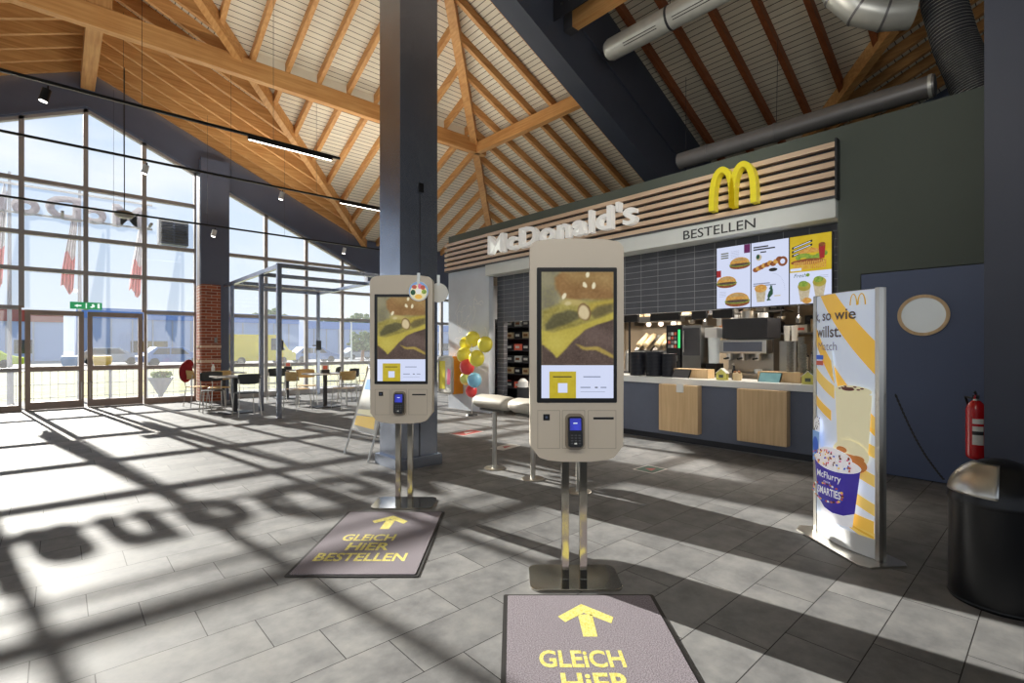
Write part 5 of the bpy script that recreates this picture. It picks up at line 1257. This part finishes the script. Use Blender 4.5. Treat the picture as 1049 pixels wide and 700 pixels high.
# ================================================================== OUTSIDE
m = MB(); m.box(-90, 140, FYP+.12, 18.4, -.12, -.1, 'asphalt'); m.box(-90, 140, 40, 220, -.12, -.1, 'asphalt'); struct(m.build('ground', smooth=False))
m = MB(); m.box(-90, 140, 18.4, 40, -.12, -.1, 'grass'); tag(m.build('lawn', smooth=False), 'strip of dry yellow-green grass outside the glazed front', 'grass', kind='stuff')
t = thing('mesh_fence', 'grey wire fence running along the grass outside', 'fence', (0, 18.0, -.1)); m = MB()
for i in range(-30, 56): m.box(i*.16-.006, i*.16+.006, -.006, .006, 0, .82, 'pole')
for z in (.1, .45, .80): m.box(-4.8, 9.0, -.008, .008, z-.01, z+.01, 'pole')
for i in range(8): m.box(-4.8+i*1.95, -4.74+i*1.95, -.03, .03, 0, .95, 'pole')
m.build('wire_panel', t, smooth=False)
def hall(x0, x1, y, h, mt, label, sign=None, roof=None):
    t = thing('warehouse', label, 'building', ((x0+x1)/2, y, -.1)); w = (x1-x0)/2; m = MB(); m.box(-w, w, 0, 14, 0, h, mt); m.build('hall', t, smooth=False)
    m = MB(); m.box(-w, w, -.15, 0, h-1.2, h, 'bldg_blue' if not roof else roof)
    m.build('fascia_band', t, smooth=False)
    m = MB()
    for i in range(int(w)): m.box(-w+1+i*2, -w+1.15+i*2, -.1, 0, 0, h-1.2, 'pole')
    m.build('downpipes', t, smooth=False)
    m = MB(); m.box(-w*.6, -w*.3, -.05, 0, .8, 2.2, 'carglass'); m.build('window', t, smooth=False); m = MB(); m.box(w*.2, w*.5, -.05, 0, .8, 2.2, 'carglass'); m.build('window', t, smooth=False)
hall(1.5, 26, 75, 6.0, 'bldg_dark', 'long blue clad warehouse across the car park'); hall(-9, .4, 72, 5.3, 'bldg_dark', 'low building with red roof band left of the blue warehouse', roof='roof_red'); hall(29, 70, 80, 5.6, 'bldg_dark', 'blue clad warehouse farther right behind the yellow van')
def car(x, y, rot, mt, L_, H, label, name='car'):
    t = thing(name, label, 'car', (x, y, -.1), rot); m = MB(); W_ = .9
    if name == 'car': pr = [(-L_/2, .3), (-L_/2, .75), (-L_*.42, .85), (-L_*.28, H), (L_*.12, H), (L_*.3, .88), (L_/2, .75), (L_/2, .3)]
    else: pr = [(-L_/2, .3), (-L_/2, H), (L_*.25, H), (L_*.38, 1.2), (L_/2, 1.0), (L_/2, .3)]
    m.prism(pr, -W_, W_, mt, bev=.06); m.build('bodywork', t)
    gps = [[(-L_*.33, .9), (-L_*.25, H-.08), (-L_*.08, H-.08), (-L_*.08, .9)], [(-L_*.06, .9), (-L_*.06, H-.08), (L_*.1, H-.08), (L_*.22, .9)]] if name == 'car' else [[(L_*.12, 1.2), (L_*.12, H-.3), (L_*.25, H-.3), (L_*.33, 1.2)]]
    for gp in gps:
        for q in (-1, 1):
            m = MB(); m.prism(gp, q*W_-.01, q*W_+.01, 'carglass'); m.build('side_window', t, smooth=False)
    for sx in (-L_*.3, L_*.3):
        for sy in (-1, 1):
            m = MB(); m.lathe([(0, -.1), (.31, -.1), (.31, .1), (0, .1)], 'tyre', n=20, T=Matrix.Translation((sx, sy*(W_-.08), .31)) @ Matrix.Rotation(PI/2, 4, 'X')); m.build('wheel', t)
car(-4.0, 48, 0, 'car_lime', 4.6, 1.6, 'lime green car at the left edge outside'); car(6.6, 47, .1, 'car_blue', 4.4, 1.45, 'blue car parked beyond the grass left of the brick pier'); car(18.0, 48, 0, 'car_blue', 4.5, 1.45, 'blue car seen behind the cafe tables'); car(3.2, 53, 0, 'car_grey', 4.4, 1.4, 'grey car behind the yellow grit bin'); car(12.7, 46, 0, 'car_yellow', 5.4, 2.5, 'yellow delivery van right of the brick pier', 'van'); car(26.5, 56, 0, 'car_grey', 4.4, 1.4, 'silver car at the far right of the car park')
for x, mt, lb in ((.6, 'bin_blue', 'blue grit bin outside beside the door'), (2.15, 'bin_yellow', 'yellow grit bin outside beside the door')):
    t = thing('grit_bin', lb, 'bin', (x, 42.5, -.1)); m = MB(); m.hexa([(-.4, -.3, .15), (.4, -.3, .15), (.4, .3, .15), (-.4, .3, .15), (-.5, -.35, .65), (.5, -.35, .65), (.5, .35, .65), (-.5, .35, .65)], mt); m.box(-.35, .35, -.25, .25, 0, .15, 'dark'); m.build('tub', t, smooth=False); m = MB(); m.hexa([(-.52, -.37, .65), (.52, -.37, .65), (.52, .37, .65), (-.52, .37, .65), (-.45, -.3, .85), (.45, -.3, .85), (.45, .3, .9), (-.45, .3, .9)], mt); m.build('lid', t, smooth=False)
def flag(x, y, zt, zb, label, seed):
    random.seed(seed); t = thing('flagpole', label, 'flag', (x, y, -.1)); m = MB(); m.tube([(0, 0, 0), (0, 0, zt+.4)], [.05, .03], 'pole', 10); m.build('pole', t)
    m = MB(); V = []; F_ = []; nx, nz = 14, 10
    for j in range(nz+1):
        z = zt - (zt-zb)*j/nz; w = .07 + .17*min(1, j/nz*1.2)
        for i in range(nx+1): V.append((-.03 - w*i/nx - .1*j/nz, .07*math.sin(i*1.7+seed+j*.25)*(.3+j/nz), z - .12*math.sin(i*.4)))
    up = []; dn = []
    for j in range(nz):
        for i in range(nx): a_ = j*(nx+1)+i; (up if j < 6 else dn).append((a_, a_+1, a_+nx+2, a_+nx+1))
    m.add(V, up, 'flag_white'); k = m.mi('flag_red'); m.add(V, dn, 'flag_red'); bmesh.ops.remove_doubles(m.bm, verts=m.bm.verts, dist=.0005)
    o = m.build('banner', t, angle=80); so = o.modifiers.new('s', 'SOLIDIFY'); so.thickness = .006
flag(-.9, 17.6, 5.4, 3.0, 'leftmost drooping red and white flag outside', 1); flag(.42, 17.6, 5.2, 2.95, 'middle drooping red and white flag outside', 4); flag(1.85, 17.6, 5.1, 2.95, 'right drooping red and white flag outside', 7)
# outdoor sign seen from behind
t = thing('outdoor_sign', 'large raised letters outside the gable, seen reversed through the glass', 'sign', (1.54, 14.96, 4.20))
cu = bpy.data.curves.new('t', 'FONT'); cu.size = 1; tot = adv(LT); W = 4.4; kx = W/(tot[1]-tot[0]); TB = Matrix.Rotation(PI, 4, 'Z')
for i, ch in enumerate(LT):
    e = adv(LT[:i+1])[1]; own = adv(ch); w = own[1]-own[0]; m = MB(); m.text(ch, (e-w-tot[0])*kx, 0, .50, 'sign_back', depth=.12, width=w*kx, bold=.035, T=TB); m.build('letter', t)
bpy.data.curves.remove(cu)
m = MB()
for z in (-.03, .56): m.box(-4.6, .15, -.10, -.06, z, z+.04, 'pole')
for x in (-4.5, -3.0, -1.5, .05): m.box(x, x+.05, -.65, -.08, .0, .04, 'pole')
m.build('support_rail', t, smooth=False)
t = thing('louvred_box', 'dark blue louvred box mounted high outside the glass', 'vent', (2.12, FYP+.3, 3.88)); m = MB(); m.box(-.31, .31, -.1, .2, 0, .58, 'band', bev=.01); m.build('casing', t); m = MB()
for i in range(8): m.box(-.28, .28, -.13, -.1, .04+i*.068, .075+i*.068, 'darkgrey')
m.box(-.02, .02, -.14, -.1, .02, .56, 'band'); m.build('louvres', t, smooth=False); m = MB(); m.box(-.26, -.22, -.24, -.05, .25, .29, 'dark'); m.box(.22, .26, -.24, -.05, .25, .29, 'dark'); m.build('bracket', t, smooth=False)
t = thing('planter', 'grey funnel-shaped planter just outside the glass', 'planter', (2.05, 16.4, -.1)); m = MB(); m.lathe([(0, 0), (.12, 0), (.12, .03), (.05, .08), (.06, .15), (.30, .60), (.31, .62), (.27, .61), (0, .45)], 'car_grey', n=28); m.build('bowl', t); m = MB(); random.seed(3)
for i in range(40): a_ = random.uniform(0, 6.28); r_ = random.uniform(0, .24); m.ball((r_*math.cos(a_), r_*math.sin(a_), .62+random.uniform(0, .12)), .06, 'foliage', n=6)
m.build('plants', t)
random.seed(21)
def tree(x, y, h, r, label):
    t = thing('tree', label, 'tree', (x, y, -.1), 0, 'trees beyond the car park'); m = MB(); m.tube([(0, 0, 0), (.1, 0, h*.5), (0, .1, h*.75)], [.18, .12, .06], 'box_brown', 10); m.build('trunk', t); m = MB()
    for i in range(150):
        d = Vector((random.gauss(0, 1), random.gauss(0, 1), random.gauss(0, .8))).normalized()*r*random.uniform(.5, 1); m.ball((d.x, d.y, h*.62+d.z*.8), random.uniform(.12, .24)*r, 'foliage', (1, 1, .7), 7)
    m.build('crown', t, smooth=False)
for i, (x, y, h, r, lb) in enumerate(((21.5, 45, 3.2, 1.3, 'bushy green tree to the right outside, behind the tables'), (24.2, 46.5, 2.8, 1.2, 'low green tree nearest to the sandwich board outside'), (31, 104, 9, 4, 'distant tree above the warehouse roof, left'), (52, 108, 9, 4.5, 'distant tree above the warehouse roof, right'), (41, 102, 8, 3.5, 'distant tree between two others above the roof'))): tree(x, y, h, r, lb)
t = thing('lamp_post', 'pale lamp post outside in front of the green trees', 'lamp post', (18.6, 41, -.1)); m = MB(); m.tube([(0, 0, 0), (0, 0, 3.6)], [.07, .05], 'white', 12); m.tube([(0, 0, 3.55), (-.25, 0, 3.7), (-.6, 0, 3.7)], .035, 'white', 8); m.build('mast', t); m = MB(); m.box(-.9, -.5, -.1, .1, 3.68, 3.76, 'pole', bev=.02); m.build('lamp_head', t)

# ================================================================== LIGHT AND CAMERA
w = bpy.data.worlds.new('sky'); SC.world = w; w.use_nodes = True; nt = w.node_tree; N = nt.nodes; L = nt.links; N.clear()
out = N.new('ShaderNodeOutputWorld'); bg = N.new('ShaderNodeBackground'); tc = N.new('ShaderNodeTexCoord'); sp = N.new('ShaderNodeSeparateXYZ'); L.new(tc.outputs['Generated'], sp.inputs[0])
sky = ramp(nt, sp.outputs[2], [(0, (.80, .86, .93)), (.15, (.66, .77, .92)), (.4, (.42, .60, .90)), (1, (.30, .48, .85))])
nz = N.new('ShaderNodeTexNoise'); nz.inputs['Scale'].default_value = 2.6; nz.inputs['Detail'].default_value = 6
mp = N.new('ShaderNodeMapping'); mp.inputs['Scale'].default_value = (1, 1, 2.4); L.new(tc.outputs['Generated'], mp.inputs[0]); L.new(mp.outputs[0], nz.inputs[0])
cl = N.new('ShaderNodeMapRange'); cl.inputs['From Min'].default_value = .48; cl.inputs['From Max'].default_value = .72; L.new(nz.outputs[0], cl.inputs[0])
L.new(mixc(nt, cl.outputs[0], sky, (.93, .94, .96)), bg.inputs[0]); bg.inputs[1].default_value = WORLD
L.new(bg.outputs[0], out.inputs[0])
def light(name, kind, loc, energy, col=(1, 1, 1), **kw):
    l = bpy.data.lights.new(name, kind); l.energy = energy; l.color = col
    for k_, v_ in kw.items(): setattr(l, k_, v_)
    o = bpy.data.objects.new(name, l); C.objects.link(o); o.location = loc; return o
sd = Vector((.14, -1, -.42)).normalized()
s = light('sun', 'SUN', (0, 30, 20), SUN, (1, .93, .82), angle=math.radians(.53)); s.rotation_euler = sd.to_track_quat('-Z', 'Y').to_euler()
for i, (x, y) in enumerate([(7.7, 2.6), (7.7, 4.2), (7.7, 6.0), (8.8, 3.4), (8.8, 5.2)]):
    light('kitchen_lamp', 'AREA', (x, y, 2.74), 52, (1, .9, .78), size=.5)
def fill_light(loc, aim, e, ang=64):  # unseen spots added to brighten the kiosks, fascia and service wall
    o = light('fill_spot', 'SPOT', loc, e, (1, .96, .9), spot_size=math.radians(ang), spot_blend=.9, shadow_soft_size=.07); o.rotation_euler = (Vector(aim)-Vector(loc)).to_track_quat('-Z', 'Y').to_euler()
for lx, ly in ((-2.2, .4), (-.9, -1.0), (.6, -2.2)): fill_light((lx, ly, 4.0), (2.4, 3.2, 1.2), 120)
for lx, ly in ((2.6, 1.6), (3.2, .4)): fill_light((lx, ly, 4.3), (6.4, 4.2, 2.6), 150)
for q in ((6.4, 1.2, 2.6), (6.4, 2.6, 4.2)): fill_light((1.6, .2, 3.9), q, 75, 70)
for x, y in UPL: 
    o = light('fill_uplight', 'AREA', (x, y, 4.55), UPE, (1, .93, .82), shape='RECTANGLE', size=2.2, size_y=.1); o.rotation_euler = (PI, 0, 0)  # unseen upward lights, added to brighten the ceiling
cam = bpy.data.cameras.new('camera'); co = bpy.data.objects.new('camera', cam); C.objects.link(co); SC.camera = co
co.location = (0, 0, CAMH); co.rotation_euler = (PI/2, 0, -A); cam.sensor_width = 36; cam.lens = 512.5/1049*36; cam.shift_y = 6/1049; cam.clip_start = .02; cam.clip_end = 500
SC.view_settings.view_transform = 'Standard'; SC.view_settings.look = 'None'; SC.view_settings.exposure = .12; SC.view_settings.gamma = 1; SC.view_settings.use_curve_mapping = False
SC.cycles.max_bounces = 10; SC.cycles.diffuse_bounces = 5; SC.cycles.transparent_max_bounces = 16
